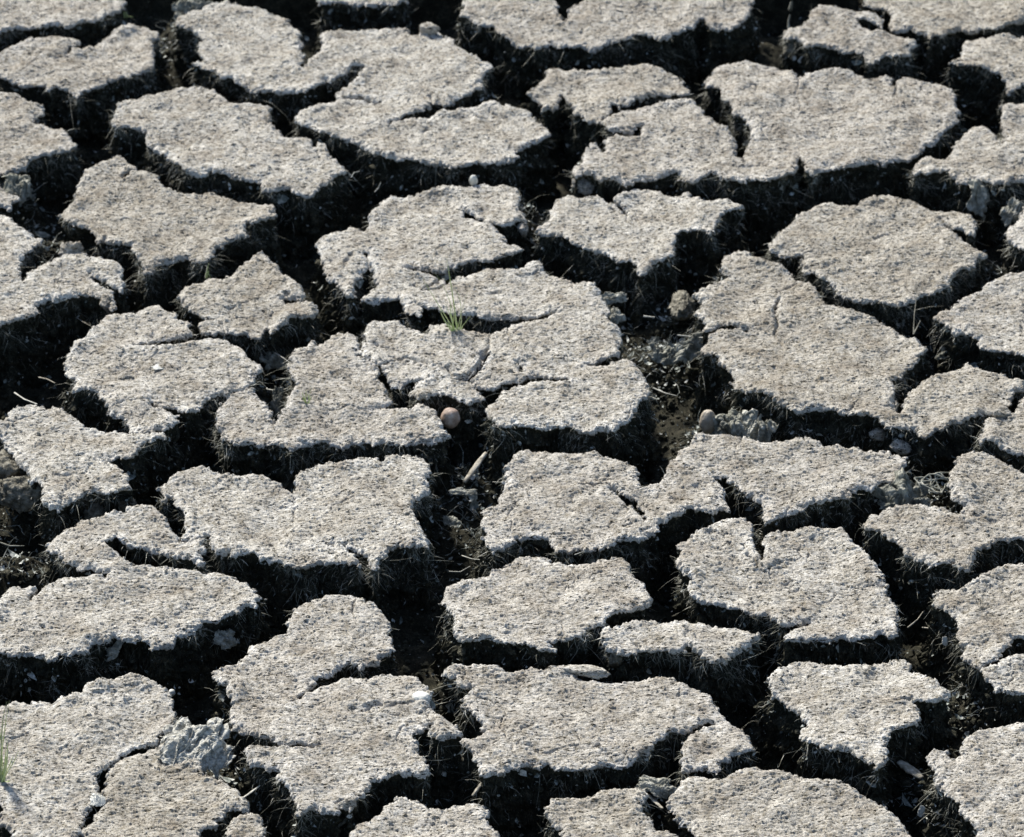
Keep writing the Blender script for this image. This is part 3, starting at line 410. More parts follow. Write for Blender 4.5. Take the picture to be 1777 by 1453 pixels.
    for j, (fz, fi) in enumerate(((0.35, -0.0004), (0.7, 0.0004), (1.0, 0.0022))):
        jt = rng.uniform(-1, 1, (3, len(bx))) * 0.0005; rings.append(np.stack([bx - nxv * fi + jt[0], by - nyv * fi + jt[1], bz - lipdrop * fz + jt[2]], 1))
    nb = len(bv); n0 = len(co)
    allco = np.concatenate([co] + rings)
    le = loc[E]; qs = [quads]
    prev = bv
    for j in range(3):
        cur = n0 + j * nb + np.arange(nb)
        qs.append(np.stack([E[:, 1] if j == 0 else prev[le[:, 1]], E[:, 0] if j == 0 else prev[le[:, 0]], cur[le[:, 0]], cur[le[:, 1]]], 1)); prev = cur
    allq = np.concatenate(qs)
    root = bpy.data.objects.new('mud_slab', None); COL.objects.link(root); root.empty_display_size = 0.05
    root.location = (float(cx), float(cy), -DEPTH)
    tag(root, label, 'mud slab', 'dried mud slabs across the cracked ground', 'thing')
    off = np.array([cx, cy, -DEPTH])
    me = mesh_np('crust', allco - off, allq)
    att = me.attributes.new('pale_lit_rim', 'FLOAT', 'POINT'); wd = 0.016 * (1 + 1.2 * fbm(XX[use], YY[use], 0.04, 2, 471))
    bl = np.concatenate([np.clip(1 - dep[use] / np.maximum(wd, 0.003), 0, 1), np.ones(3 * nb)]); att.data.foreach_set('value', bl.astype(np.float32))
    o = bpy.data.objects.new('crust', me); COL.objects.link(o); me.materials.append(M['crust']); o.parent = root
    # soil wall below
    K = 26; fr = (np.arange(K) / (K - 1)) ** 1.15
    base_in = 0.0034 + 0.007 * np.clip(fbm(bx, by, 0.035, 2, 431) + 0.35, 0, 1)
    cols = []
    for j in range(K):
        t_ = fr[j]; zz = bz - lipdrop * 0.9 - t_ * (DEPTH + 0.02 + (bz - lipdrop))
        inn = 0.0012 + (base_in) * min(1, t_ * 12) - 0.017 * t_ ** 1.4
        s_ = bx * nyv - by * nxv                                   # rough coordinate along the wall
        w = 0.0130 * fbm(bx * 1.0 + 0.6 * zz, by + 2.1 * zz, 0.030, 3, 501) + 0.0080 * np.abs(fbm(bx + 1.7 * zz, by - 1.9 * zz, 0.012, 3, 541)) * 2 - 0.004
        w = w * min(1, 0.12 + t_ * 6) + 0.0022 * rng.uniform(-1, 1, nb) * min(1, t_ * 9)
        cols.append(np.stack([bx - nxv * (inn + w), by - nyv * (inn + w), zz], 1))
    wco = np.concatenate(cols); wq = []
    for j in range(K - 1):
        wq.append(np.stack([j * nb + le[:, 1], j * nb + le[:, 0], (j + 1) * nb + le[:, 0], (j + 1) * nb + le[:, 1]], 1))
    me = mesh_np('soil_wall', wco - off, np.concatenate(wq), smooth=False); o = bpy.data.objects.new('soil_wall', me); COL.objects.link(o); me.materials.append(M['soil']); o.parent = root
    # hair roots hanging from the wall
    vis = np.nonzero((nyv < 0.35))[0]
    if len(vis):
        per = len(vis) * G
        n = int(per * 3000)
        ii = rng.choice(vis, n); jj = np.minimum((np.abs(rng.normal(0, 0.30, n)) * K).astype(int), K - 4)
        base = wco[jj * nb + ii]
        keep = (fbm(base[:, 0] + base[:, 2], base[:, 1] + 1.3 * base[:, 2], 0.028, 2, 555) + rng.uniform(-.12, .12, n)) > 0.06
        ii = ii[keep]; jj = jj[keep]; base = base[keep]; n = len(ii)
        L = rng.uniform(0.003, 0.012, n) * (1 + (rng.random(n) < 0.06) * 1.3) * (1 + (rng.random(n) < 0.08) * 1.2)
        out = np.stack([nxv[ii], nyv[ii], np.zeros(n)], 1)
        rd = rng.normal(0, 1, (n, 3)); rd[:, 2] -= 0.3
        d0 = out * 0.45 + rd * 0.8; d0 /= np.linalg.norm(d0, axis=1)[:, None]
        d1 = d0 + rng.normal(0, 0.6, (n, 3)) + np.array([0, 0, -0.8]); d1 /= np.linalg.norm(d1, axis=1)[:, None]
        rad = rng.uniform(0.00014, 0.00042, n)
        pts = [base - out * 0.002, base + d0 * (L * 0.4)[:, None], base + d0 * (L * 0.6)[:, None] + d1 * (L * 0.3)[:, None], base + d0 * (L * 0.6)[:, None] + d1 * (L * 0.8)[:, None]]
        side = np.cross(d0, rng.normal(0, 1, (n, 3))); side /= np.linalg.norm(side, axis=1)[:, None] + 1e-9
        up = np.cross(d0, side); fco = []; fq = []
        for s, p in enumerate(pts):
            rr = rad * (1, 0.9, 0.7, 0.25)[s]
            for a3 in range(3):
                an = a3 * 2.0944; fco.append(p + side * (rr * math.cos(an))[:, None] + up * (rr * math.sin(an))[:, None])
        ar = np.arange(n)
        for s in range(3):
            for a3 in range(3):
                b3 = (a3 + 1) % 3
                fq.append(np.stack([(s * 3 + a3) * n + ar, (s * 3 + b3) * n + ar, (s * 3 + 3 + b3) * n + ar, (s * 3 + 3 + a3) * n + ar], 1))
        me = mesh_np('root_fringe', np.concatenate(fco) - off, np.concatenate(fq)); o = bpy.data.objects.new('root_fringe', me); COL.objects.link(o); me.materials.append(M['root_fibre']); o.parent = root
        o['kind'] = 'stuff'
        m_ = int(per * 560); ii = rng.choice(vis, m_); jj = rng.integers(2, K - 4, m_)
        TOPPTS.append(co[rng.choice(np.nonzero(dep[use] > 0.004)[0], max(3, int(len(co) * 0.0016)))])
        WALLPTS.append(np.concatenate([wco[jj * nb + ii], np.stack([nxv[ii], nyv[ii]], 1)], 1))
    return root
for i, (_, outline, cracks) in enumerate(SLABS):
    build_slab(i, LABELS[i], outline, cracks)

# ================================================================ the ground under and around the slabs
MOUNDS = []   # x, y, height, radius : rubble heaps lying in the wider clefts
def mound(tile, x, y, z, r): p = at(tile, x, y, z); MOUNDS.append((p.x, p.y, z, r)); return p
for a_ in (('C2', 960, 640, -.045, .04), ('C2', 900, 900, -.05, .05), ('C2', 1000, 900, -.045, .04), ('C3', 1180, 120, -.05, .03), ('C3', 1400, 150, -.04, .04),
           ('A3', 140, 560, -.03, .04), ('A3', 60, 420, -.035, .03), ('A3', 100, 950, -.045, .045), ('B2', 1170, 1330, -.04, .02), ('A2', 300, 230, -.03, .035), ('A2', 60, 60, -.04, .03),
           ('D3', 1060, 560, -.045, .03), ('D3', 1230, 510, -.04, .03), ('D1', 1500, 1200, -.045, .03), ('D1', 1700, 1300, -.045, .02),
           ('B3', 1200, 700, -.075, .06), ('B3', 1300, 400, -.06, .04), ('B4', 1100, 900, -.05, .04), ('D4', 1400, 560, -.05, .05), ('D4', 1080, 1010, -.06, .03),
           ('C4', 850, 1100, -.05, .03), ('A4', 1450, 1000, -.05, .04), ('A2', 1660, 1100, -.06, .05), ('A1', 120, 1170, -.03, .03), ('A1', 1180, 60, -.03, .04), ('B1', 1650, 1300, -.05, .04),
           ('C1', 380, 800, -.06, .04), ('A1', 1050, 330, -.06, .05), ('D1', 1100, 1100, -.05, .03), ('D2', 1350, 900, -.06, .05), ('D2', 1600, 430, -.05, .04)):
    mound(*a_)
def axis(c0, c1, step, far):
    mid_ = np.arange(c0, c1, step); out = [mid_]; s = step; p = c1; q = c0; hi = []; lo = []
    while p < far: s *= 1.35; p += s; hi.append(p); q -= s; lo.append(q)
    return np.concatenate([np.array(lo[::-1]), mid_, np.array(hi)])
corners = [ground(-40, -60), ground(PW + 40, -60), ground(PW + 40, PH + 60), ground(-40, PH + 60)]
quad = [(c.x, c.y) for c in corners]
fx0 = min(c[0] for c in quad) - 0.75; fx1 = max(c[0] for c in quad) + 0.75; fy0 = min(c[1] for c in quad) - 0.5; fy1 = max(c[1] for c in quad) + 0.6
gxs = axis(fx0, fx1, 0.005, 60); gys = axis(fy0, fy1, 0.005, 120)
GX, GY = np.meshgrid(gxs, gys)
dq = poly_sdf(GX, GY, quad)
near = (np.abs(GX) < 3) & (dq > -0.08) & (dq < 0.35)
ds = np.full(GX.shape, 1.0); ax_ = GX[near]; ay_ = GY[near]; best = np.full(ax_.shape, 1.0)
for P in POLYS:
    lo = P.min(0) - 0.05; hi = P.max(0) + 0.05
    s = (ax_ > lo[0]) & (ax_ < hi[0]) & (ay_ > lo[1]) & (ay_ < hi[1])
    if s.any(): best[s] = np.minimum(best[s], poly_sdf(ax_[s], ay_[s], [tuple(v) for v in P]))
ds[near] = best
wx = GX + 0.05 * fbm(GX, GY, 0.12, 3, 601); wy = GY + 0.05 * fbm(GX, GY, 0.12, 3, 651)
f1, f2, r_, _a, _b = cells(wx, wy, 0.26, 701)
gap = (f2 - f1) * 0.26 * 0.5 - 0.018
plate = np.minimum(np.minimum(gap, dq - 0.004), ds - 0.030)
plate = plate + 0.006 * fbm(GX, GY, 0.03, 2, 711)
s = np.clip(plate / 0.008 + 0.5, 0, 1); s = s * s * (3 - 2 * s)
floor_ = -0.102 + 0.034 * fbm(GX, GY, 0.05, 4, 721) + 0.012 * np.abs(fbm(GX, GY, 0.016, 2, 723))
for (mx, my, mz, mr) in MOUNDS:
    d2 = (GX - mx) ** 2 + (GY - my) ** 2; m_ = d2 < (3 * mr) ** 2
    floor_[m_] = np.maximum(floor_[m_], -0.1 + (mz - 0.006 + 0.1 + 0.02 * fbm(GX[m_], GY[m_], 0.02, 3, 731)) * np.exp(-d2[m_] / (2 * (mr * 0.8) ** 2)))
top = 0.010 * fbm(GX, GY, 0.08, 3, 741) + 0.004 * fbm(GX, GY, 0.02, 2, 751) + (r_ - 0.5) * 0.012
fine_ = (GX > fx0) & (GX < fx1) & (GY > fy0) & (GY < fy1)
s = np.where(fine_, s, 1.0)
GZ = floor_ * (1 - s) + top * s
ny, nx = GX.shape; ii = np.arange(nx * ny).reshape(ny, nx)
q = np.stack([ii[:-1, :-1].ravel(), ii[:-1, 1:].ravel(), ii[1:, 1:].ravel(), ii[1:, :-1].ravel()], 1)
gm = mesh_np('ground', np.stack([GX.ravel(), GY.ravel(), GZ.ravel()], 1), q)
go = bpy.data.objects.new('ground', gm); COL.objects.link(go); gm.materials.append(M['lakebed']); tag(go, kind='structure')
def floor_z(x, y):
    i = int(np.clip(np.searchsorted(gxs, x), 0, nx - 1)); j = int(np.clip(np.searchsorted(gys, y), 0, ny - 1)); return float(GZ[j, i])

# ================================================================ litter: nobody could count it
wp = np.concatenate(WALLPTS)
flo = []
for k_ in range(9000):
    px = rng.uniform(0, PW); py = rng.uniform(0, PH); p = ground(px, py, -0.08); flo.append((p.x, p.y, floor_z(p.x, p.y) + 0.001))
flo = np.array(flo)
mo = []
for (mx, my, mz, mr) in MOUNDS:
    for k_ in range(int(40 + 2600 * mr)):
        x = mx + rng.normal(0, mr * 0.8); y = my + rng.normal(0, mr * 0.8); mo.append((x, y, floor_z(x, y) + rng.uniform(0.001, 0.006)))
nmo = len(mo); flo = np.concatenate([flo, np.array(mo)])
base = np.concatenate([wp[:, :3], flo]); nn = len(base)
nr = np.concatenate([np.concatenate([wp[:, 3:5], np.full((len(wp), 1), 0.5)], 1), np.tile([0, 0, 1.0], (len(flo), 1))])
nr = nr + rng.normal(0, 0.6, (nn, 3)); nr /= np.linalg.norm(nr, axis=1)[:, None]
a1 = np.cross(nr, rng.normal(0, 1, (nn, 3))); a1 /= np.linalg.norm(a1, axis=1)[:, None]; a2 = np.cross(nr, a1)
Ls = rng.lognormal(math.log(0.0019), 0.55, nn)[:, None]; Ls[-nmo:] *= 1.35; Ws = Ls * rng.uniform(0.12, 0.7, nn)[:, None]
base = base + nr * 0.0012
pts = [base - a1 * Ls + nr * Ls * 0.3, base - a1 * Ls * 0.3 - a2 * Ws, base - a1 * Ls * 0.2 + a2 * Ws, base + a1 * Ls * 0.4 - a2 * Ws * 0.8 + nr * Ls * 0.1, base + a1 * Ls * 0.3 + a2 * Ws + nr * Ls * 0.15, base + a1 * Ls + nr * Ls * 0.45]
ar = np.arange(nn); T = [(0, 1, 2), (1, 3, 2), (2, 3, 4), (3, 5, 4)]
me = mesh_np('leaf_litter', np.concatenate(pts), None, np.concatenate([np.stack([v * nn + ar for v in f], 1) for f in T]), smooth=False)
lo_ = bpy.data.objects.new('leaf_litter', me); COL.objects.link(lo_); me.materials.append(M['litter'])
tag(lo_, 'tiny grey scraps of leaf and chaff scattered down the dark cracks', 'leaf litter', kind='stuff')

# soil crumbs on the cleft floors and walls, pale grit on the crusts
def crumbs(name, pos, size, mat, label, cat):
    n = len(pos); ph = (1 + 5 ** .5) / 2
    V = np.array([(-1, ph, 0), (1, ph, 0), (-1, -ph, 0), (1, -ph, 0), (0, -1, ph), (0, 1, ph), (0, -1, -ph), (0, 1, -ph), (ph, 0, -1), (ph, 0, 1), (-ph, 0, -1), (-ph, 0, 1)]); V /= np.linalg.norm(V[0])
    Fc = np.array([(0, 11, 5), (0, 5, 1), (0, 1, 7), (0, 7, 10), (0, 10, 11), (1, 5, 9), (5, 11, 4), (11, 10, 2), (10, 7, 6), (7, 1, 8), (3, 9, 4), (3, 4, 2), (3, 2, 6), (3, 6, 8), (3, 8, 9), (4, 9, 5), (2, 4, 11), (6, 2, 10), (8, 6, 7), (9, 8, 1)])
    sc = size[:, None] * rng.uniform(0.5, 1.3, (n, 3)) * np.array([1, 1, .8]); an = rng.uniform(0, 6.28, n); ca, sa = np.cos(an), np.sin(an); out = []
    for v in V:
        p = v * sc * rng.uniform(0.65, 1.25, (n, 1)); out.append(pos + np.stack([p[:, 0] * ca - p[:, 1] * sa, p[:, 0] * sa + p[:, 1] * ca, p[:, 2]], 1))
    ar = np.arange(n); me = mesh_np(name, np.concatenate(out), None, np.concatenate([np.stack([f[0] * n + ar, f[1] * n + ar, f[2] * n + ar], 1) for f in Fc]), smooth=False)
    o = bpy.data.objects.new(name, me); COL.objects.link(o); me.materials.append(mat); tag(o, label, cat, kind='stuff')
f2_ = []
for k_ in range(30000):
    p = ground(rng.uniform(0, PW), rng.uniform(0, PH), -0.08); f2_.append((p.x, p.y))
for (mx, my, mz, mr) in MOUNDS:
    for k_ in range(int(60 + 5000 * mr)): f2_.append((mx + rng.normal(0, mr * .9), my + rng.normal(0, mr * .9)))
f2_ = np.array([(x, y, floor_z(x, y) + 0.001) for x, y in f2_]); wsel = wp[rng.choice(len(wp), int(len(wp) * 0.8)), :3]
cp = np.concatenate([f2_, wsel]); crumbs('soil_crumbs', cp, rng.lognormal(math.log(0.0024), 0.45, len(cp)), M['soil'], 'dark crumbs of damp soil covering the floors and walls of the cracks', 'soil crumbs')
tp = np.concatenate(TOPPTS); crumbs('crust_grit', tp + np.array([0, 0, .0004]), rng.lognormal(math.log(0.0010), 0.5, len(tp)), M['crust'], 'pale dry grit lying loose on the tops of the mud slabs', 'grit')

# long dry fibres tangled in the wider clefts
def tubes(name, paths, mat, parent=None, sides=5):
    co = []; qd = []
    for path, rads in paths:
        n0 = len(co); n = len(path)
        for i, p in enumerate(path):
            d = (path[min(i + 1, n - 1)] - path[max(i - 1, 0)]); d = d.normalized() if d.length > 1e-9 else Vector((0, 0, 1))
            a = d.cross(Vector((0.31, 0.87, 0.37))).normalized(); bb = d.cross(a)
            for s_ in range(sides):
                an = s_ * 2 * math.pi / sides; co.append(p + a * (rads[i] * math.cos(an)) + bb * (rads[i] * math.sin(an)))
        for i in range(n - 1):
            for s_ in range(sides):
                s2 = (s_ + 1) % sides
                qd.append((n0 + i * sides + s_, n0 + i * sides + s2, n0 + (i + 1) * sides + s2, n0 + (i + 1) * sides + s_))
    me = mesh_np(name, np.array([tuple(v) for v in co]), np.array(qd)); o = bpy.data.objects.new(name, me); COL.objects.link(o); me.materials.append(mat)
    if parent: o.parent = parent
    return o
R_ = random.Random(5)
def wander(p, d, L, n, w):
    out = [p.copy()]; d = d.normalized()
    for i in range(n):
        d = (d + Vector((R_.gauss(0, w), R_.gauss(0, w), R_.gauss(0, w)))).normalized(); out.append(out[-1] + d * (L / n))
    return out
paths = []
for (mx, my, mz, mr) in MOUNDS:
    for k_ in range(int(14 + 900 * mr)):
        x = mx + R_.gauss(0, mr * 0.8); y = my + R_.gauss(0, mr * 0.8); z = floor_z(x, y) + R_.uniform(0.0, 0.008)
        an = R_.uniform(0, 6.28); L = R_.uniform(0.010, 0.040); pa = wander(Vector((x, y, z)), Vector((math.cos(an), math.sin(an), R_.uniform(-.1, .35))), L, 6, 0.28)
        r0 = R_.uniform(0.0002, 0.0006); paths.append((pa, [r0 * v for v in (1, 1, .95, .85, .7, .5, .25)]))
o = tubes('dry_fibres', paths, M['straw'] if False else M['litter'], sides=4); tag(o, 'tangled thin dry fibres lying in the wider dark clefts', 'plant fibres', kind='stuff')

# ================================================================ single things in the clefts and on the slabs
def place(o, label, cat, group=None): return tag(o, label, cat, group)
def centred(name, co, quads, mat, c, tris=None, smooth=True):
    me = mesh_np(name, np.asarray(co) - np.array(tuple(c)), quads, tris, smooth); o = bpy.data.objects.new(name, me); COL.objects.link(o); o.location = c; me.materials.append(mat); return o
def lumpy(name, c, rx, ry, rz, mat, label, cat, group=None, amp=0.12, fq=3.0, seed=0, rot=0.0, parent=None, n=36):
    """a closed pebble-like body"""
    u = np.linspace(0, math.pi, n); v = np.linspace(0, 2 * math.pi, 2 * n, endpoint=False); U, V = np.meshgrid(u, v, indexing='ij')
    dx = np.sin(U) * np.cos(V); dy = np.sin(U) * np.sin(V); dz = np.cos(U)
    rr = np.array([1 + amp * (mnoise.noise(Vector((a * fq + seed, b * fq, c2 * fq))) + 0.5 * mnoise.noise(Vector((a * fq * 2.3, b * fq * 2.3 + seed, c2 * fq * 2.3))) + 0.3 * mnoise.noise(Vector((a * fq * 6, b * fq * 6 + seed, c2 * fq * 6)))) for a, b, c2 in zip(dx.ravel(), dy.ravel(), dz.ravel())]).reshape(U.shape)
    if name == 'mud_clod':
        rq = np.random.default_rng(seed + 1000); pn = rq.normal(0, 1, (17, 3)); pn /= np.linalg.norm(pn, axis=1)[:, None]; ph = rq.uniform(.72, 1.0, 17)
        dd = np.stack([dx, dy, dz], -1) @ pn.T; rr = np.min(np.where(dd > .05, ph / np.maximum(dd, .05), 9), -1) * (1 + (rr - 1) * .55)
        rr = np.minimum(rr, 1.25)
        rr = rr * (1 + .05 * np.random.default_rng(seed).normal(0, 1, rr.shape))
    x = dx * rr * rx; y = dy * rr * ry; z = dz * rr * rz; cr, sr = math.cos(rot), math.sin(rot)
    co = np.stack([(x * cr - y * sr).ravel(), (x * sr + y * cr).ravel(), z.ravel()], 1)
    ii = np.arange(n * 2 * n).reshape(n, 2 * n); j2 = np.roll(ii, -1, 1)
    q = np.stack([ii[:-1].ravel(), ii[1:].ravel(), j2[1:].ravel(), j2[:-1].ravel()], 1)
    me = mesh_np(name, co, q); o = bpy.data.objects.new(name, me); COL.objects.link(o); me.materials.append(mat)
    if parent is None: o.location = c; tag(o, label, cat, group)
    else: o.parent = parent; o.location = Vector(c) - Vector(parent.location)
    return o
def crumple(name, c, rx, ry, mat, label, cat, tilt=(0.3, 0, 0), amp=0.35, seed=0, group=None, n=46, thick=0.0006, fq=2.2, lobes=5):
    """a dried sheet: lobed outline, folded and creased, with thickness"""
    from mathutils import Euler
    R = Euler(tilt).to_matrix(); s0 = min(rx, ry); co = []
    for i in range(n):
        r = (i / (n - 1))
        for j in range(2 * n):
            a = j * math.pi / n
            lob = 1 + 0.16 * math.sin(lobes * a + seed) + 0.22 * mnoise.noise(Vector((math.cos(a) * 2 + seed, math.sin(a) * 2, 1.7))) + 0.16 * mnoise.noise(Vector((math.cos(a) * 7 + seed, math.sin(a) * 7, 4))) + 0.12 * mnoise.noise(Vector((math.cos(a) * 17 + seed, math.sin(a) * 17, 4)))
            x = r * math.cos(a) * lob; y = r * math.sin(a) * lob
            q1 = mnoise.noise(Vector((x * fq * .6 + seed, y * fq * .6, seed))); q2 = mnoise.noise(Vector((x * fq * 1.9 + y, y * fq * .8 + seed, 3)))
            q3 = mnoise.noise(Vector((x * fq * 4.5, y * fq * 2.5 + seed, 5))); q4 = mnoise.noise(Vector((x * fq * 11, y * fq * 8 + seed, 7)))
            z = amp * (q1 * 1.1 + (0.35 - abs(q2) * 1.5) * 0.7 + (.3 - abs(q3)) * 0.35 + q4 * 0.12) - 0.6 * amp * r * r
            co.append(R @ Vector((x * rx + q2 * s0 * .25, y * ry + q1 * s0 * .25, z * s0)))
    co = np.array([tuple(v) for v in co]); ii = np.arange(n * 2 * n).reshape(n, 2 * n); j2 = np.roll(ii, -1, 1)
    q = np.stack([ii[:-1].ravel(), j2[:-1].ravel(), j2[1:].ravel(), ii[1:].ravel()], 1)
    me = mesh_np(name, co, q); o = bpy.data.objects.new(name, me); COL.objects.link(o); me.materials.append(mat); o.location = c
    sm = o.modifiers.new('thickness', 'SOLIDIFY'); sm.thickness = thick
    return tag(o, label, cat, group)

FC = {}
crumple('crumpled_leaf', at('A1', 120, 1150, -0.004), .021, .026, M['grey_leaf'], 'crumpled pale grey leaf in the crack at the left edge, behind the tiny slab', 'dried leaf', (0.5, 0.2, 0.3), .55, 3)
crumple('crumpled_leaf', at('A1', 1190, 50, -0.012), .032, .022, M['grey_leaf'], 'blurred pale grey leaf in the top left cleft, behind the two lobed slab', 'dried leaf', (0.5, -0.1, 0.6), .5, 9)
crumple('crumpled_leaf', at('D1', 1510, 1215, -0.012), .017, .026, M['pale_leaf'], 'twisted pale leaf hanging under the horn shaped slab, upper right', 'dried leaf', (1.0, 0.2, 0.5), .5, 15)
crumple('crumpled_leaf', at('D1', 1705, 1310, -0.012), .015, .019, M['pale_leaf'], 'small torn pale leaf near the right edge beside the slab tip', 'dried leaf', (0.9, 0.3, -0.6), .5, 21)
crumple('crumpled_leaf', at('D3', 1065, 575, -0.004), .036, .030, M['grey_leaf'], 'large dried crinkled grey leaf leaning against the humped slab, right side', 'dried leaf', (0.55, 0.15, 0.1), .5, 33, fq=3.0, lobes=7)
crumple('crumpled_leaf', at('C3', 1300, 130, -0.022), .022, .022, M['grey_leaf'], 'grey green crumpled leaf in the centre right cleft, next to the tan pebble', 'dried leaf', (0.7, -0.4, 0.4), .7, 41)
crumple('crumpled_leaf', at('C3', 1450, 160, -0.020), .030, .024, M['pale_leaf'], 'pale rumpled leaf behind the long pale slab, rightmost of the pair in the cleft', 'dried leaf', (0.6, 0.3, -0.5), .6, 47)
crumple('crumpled_leaf', at('C2', 1060, 900, -0.022), .030, .014, M['grey_leaf'], 'folded grey leaf in the middle of the wide centre right cleft', 'dried leaf', (0.5, -0.3, 0.7), .6, 55)
crumple('crumpled_leaf', at('C2', 900, 940, -0.030), .020, .014, M['grey_leaf'], 'shredded grey leaf at the bottom of the centre right cleft, left of the folded leaf', 'dried leaf', (0.5, 0.3, -0.2), .6, 58)
crumple('crumpled_clump', at('A4', 1205, 845, 0.003), .040, .042, M['clump'], 'crumpled pale grey clump draped over the bottom left slab beside the crack', 'plant clump', (0.10, 0.30, -0.5), .30, 63, n=90, fq=2.6)
crumple('curled_leaf', at('C4', 850, 1105, -0.018), .024, .012, M['pale_leaf'], 'pale curled leaf in the crack at the lower centre, behind the dome backed slab', 'dried leaf', (0.4, 0.1, -0.15), .4, 71)
crumple('curled_leaf', at('B3', 1185, 725, -0.05), .012, .007, M['grey_leaf'], 'small blue grey leaf deep in the wide cleft below the centre', 'dried leaf', (0.5, 0.1, -0.5), .4, 75)
crumple('leaf_scrap', at('A4', 1390, 200, -0.03), .014, .012, M['pale_leaf'], 'star shaped grey leaf scrap in the crack right of the broad flat slab', 'dried leaf', (0.8, 0.1, 0.3), .5, 79)
crumple('leaf_scrap', at('B2', 230, 790, -0.02) + Vector((0, 0, 0)), .010, .010, M['pale_leaf'], 'small grey leaf scrap under the small pointed slab', 'dried leaf', (1.1, 0.1, 0.3), .5, 83)
crumple('leaf_scrap', at('A2', 1690, 980, -0.035), .018, .012, M['grey_leaf'], 'curled grey leaf in the pit right of the bulky hooked slab', 'dried leaf', (0.6, 0.3, 0.4), .6, 87)
crumple('leaf_scrap', at('A2', 1715, 1230, -0.03), .008, .018, M['grey_leaf'], 'narrow grey leaf standing in the slot left of the tapering slab', 'dried leaf', (0.9, 0.2, 0.1), .5, 91)
crumple('leaf_scrap', at('C2', 590, 590, -0.018), .020, .008, M['pale_leaf'], 'frayed pale leaf with thin arms at the edge of the centre right cleft', 'dried leaf', (0.6, 0.1, 0.3), .5, 93, lobes=4)
crumple('leaf_scrap', at('C2', 610, 700, -0.020), .011, .011, M['pale_leaf'], 'ring shaped pale leaf scrap left of the centre right cleft', 'dried leaf', (0.6, 0.1, 0.3), .5, 97, lobes=3)
crumple('leaf_scrap', at('A4', 700, 270, -0.02), .015, .007, M['pale_leaf'], 'bright oblong leaf scrap on the dark wall of the broad flat slab', 'dried leaf', (0.8, -0.7, 0.1), .5, 101, lobes=2)
crumple('leaf_scrap', at('D2', 1330, 920, -0.04), .020, .010, M['grey_leaf'], 'dull grey leaf in the cleft right of the V notch, near the right edge', 'dried leaf', (0.6, -0.3, 0.2), .5, 105)

# skeleton leaf: a net of veins
def skeleton_leaf():
    c = at('D3', 1230, 510, -0.002); paths = []
    pts = []
    for i in range(6):
        for j in range(4):
            pts.append((i, j, Vector((-.028 + i * .0112 + R_.uniform(-.0035, .0035), -.016 + j * .0105 + R_.uniform(-.0035, .0035) + .004 * math.sin(i), .003 * math.sin(i * 1.3 + j) + .006 * (j / 3)))))
    gp = {(i, j): p for i, j, p in pts}
    for (i, j), p in gp.items():
        for di, dj in ((1, 0), (0, 1), (1, 1) if (i + j) % 2 else (1, -1)):
            q2 = gp.get((i + di, j + dj))
            if q2 is not None and R_.random() > .16:
                mid_ = (p + q2) / 2 + Vector((R_.uniform(-.001, .001), R_.uniform(-.001, .001), R_.uniform(0, .002))); paths.append(([p, mid_, q2], [R_.uniform(.0014, .0026), R_.uniform(.0007, .0013), R_.uniform(.0012, .0022)]))
    o = tubes('skeleton_leaf', paths, M['grey_leaf'], sides=6); o.location = c; o.rotation_euler = (0.25, 0, 0.35); o.scale = (.8, .8, .9)
    tag(o, 'pale leaf skeleton of bare veins bridging the crack beside the crinkled leaf', 'dried leaf')
skeleton_leaf()

CL = 'loose clods of dry mud'
def clod(tile, x, y, z, rx, ry, rz, label, seed, mat='crust', rot=0.0, amp=.3):
    return lumpy('mud_clod', at(tile, x, y, z), rx, ry, rz, M['clod_brown' if mat == 'pebble_tan' else mat], label, 'clod', CL, amp, 2.4, seed, rot)
clod('C1', 400, 1150, -.010, .013, .019, .011, 'small dry clod bridging the crack behind the arrowhead slab', 3, rot=.5)
clod('B1', 1048, 180, .004, .014, .010, .008, 'round dry clod standing on the back edge of the two lobed slab, top centre left', 7, amp=.2)
clod('A3', 130, 545, -.022, .036, .026, .016, 'crumbling grey brown clod in the crack at the left edge, below the domed slab', 11, 'pebble_tan')
clod('A3', 75, 400, -.022, .022, .026, .018, 'weathered tan clod against the left wall of the pale domed slab', 13, 'pebble_tan')
clod('C2', 1010, 650, -.034, .017, .026, .013, 'brown fibrous clod leaning on the left wall of the long humped slab', 17, 'pebble_tan', amp=.45)
clod('A2', 660, 620, -.006, .009, .017, .010, 'pale lumpy crumb hanging off the tip of the curled arm slab', 19)
clod('B2', 1630, 165, -.006, .008, .010, .010, 'small pale crumb at the right back corner of the sprawling slab', 23)
clod('B4', 550, 1215, .001, .011, .009, .006, 'pale cracked chip on the front edge of the twisting slab', 29, amp=.15)
clod('C4', 405, 395, .003, .024, .010, .005, 'long pale chip of crust lying on the back edge of the very wide slab', 31, rot=-.35, amp=.2)
clod('A3', 590, 680, -.028, .014, .010, .012, 'pale round lump in the wall under the domed slab, left', 37, 'pebble_tan', amp=.2)
clod('A3', 760, 645, -.028, .016, .010, .012, 'tan lump in the wall under the domed slab, right of the pale round lump', 39, 'pebble_tan', amp=.3)
clod('C4', 600, 320, -.010, .008, .008, .010, 'tan bump stuck in the left front wall of the oval slab', 43, 'pebble_tan', amp=.2)
clod('D3', 880, 190, -.020, .010, .010, .009, 'pale crumb in the dark wall below the V notched slab, left one', 47, amp=.3)
clod('D3', 1015, 270, -.022, .012, .009, .008, 'pale crumb in the dark wall below the V notched slab, lower one', 53, amp=.3)
clod('A2', 450, 300, .003, .018, .014, .014, 'rough white topped crumb crowning the back of the curled arm slab', 59, amp=.4)
clod('B2', 1490, 1150, -.012, .014, .010, .008, 'small crumb wedged in the crack in front of the sprawling slab', 61, amp=.3)
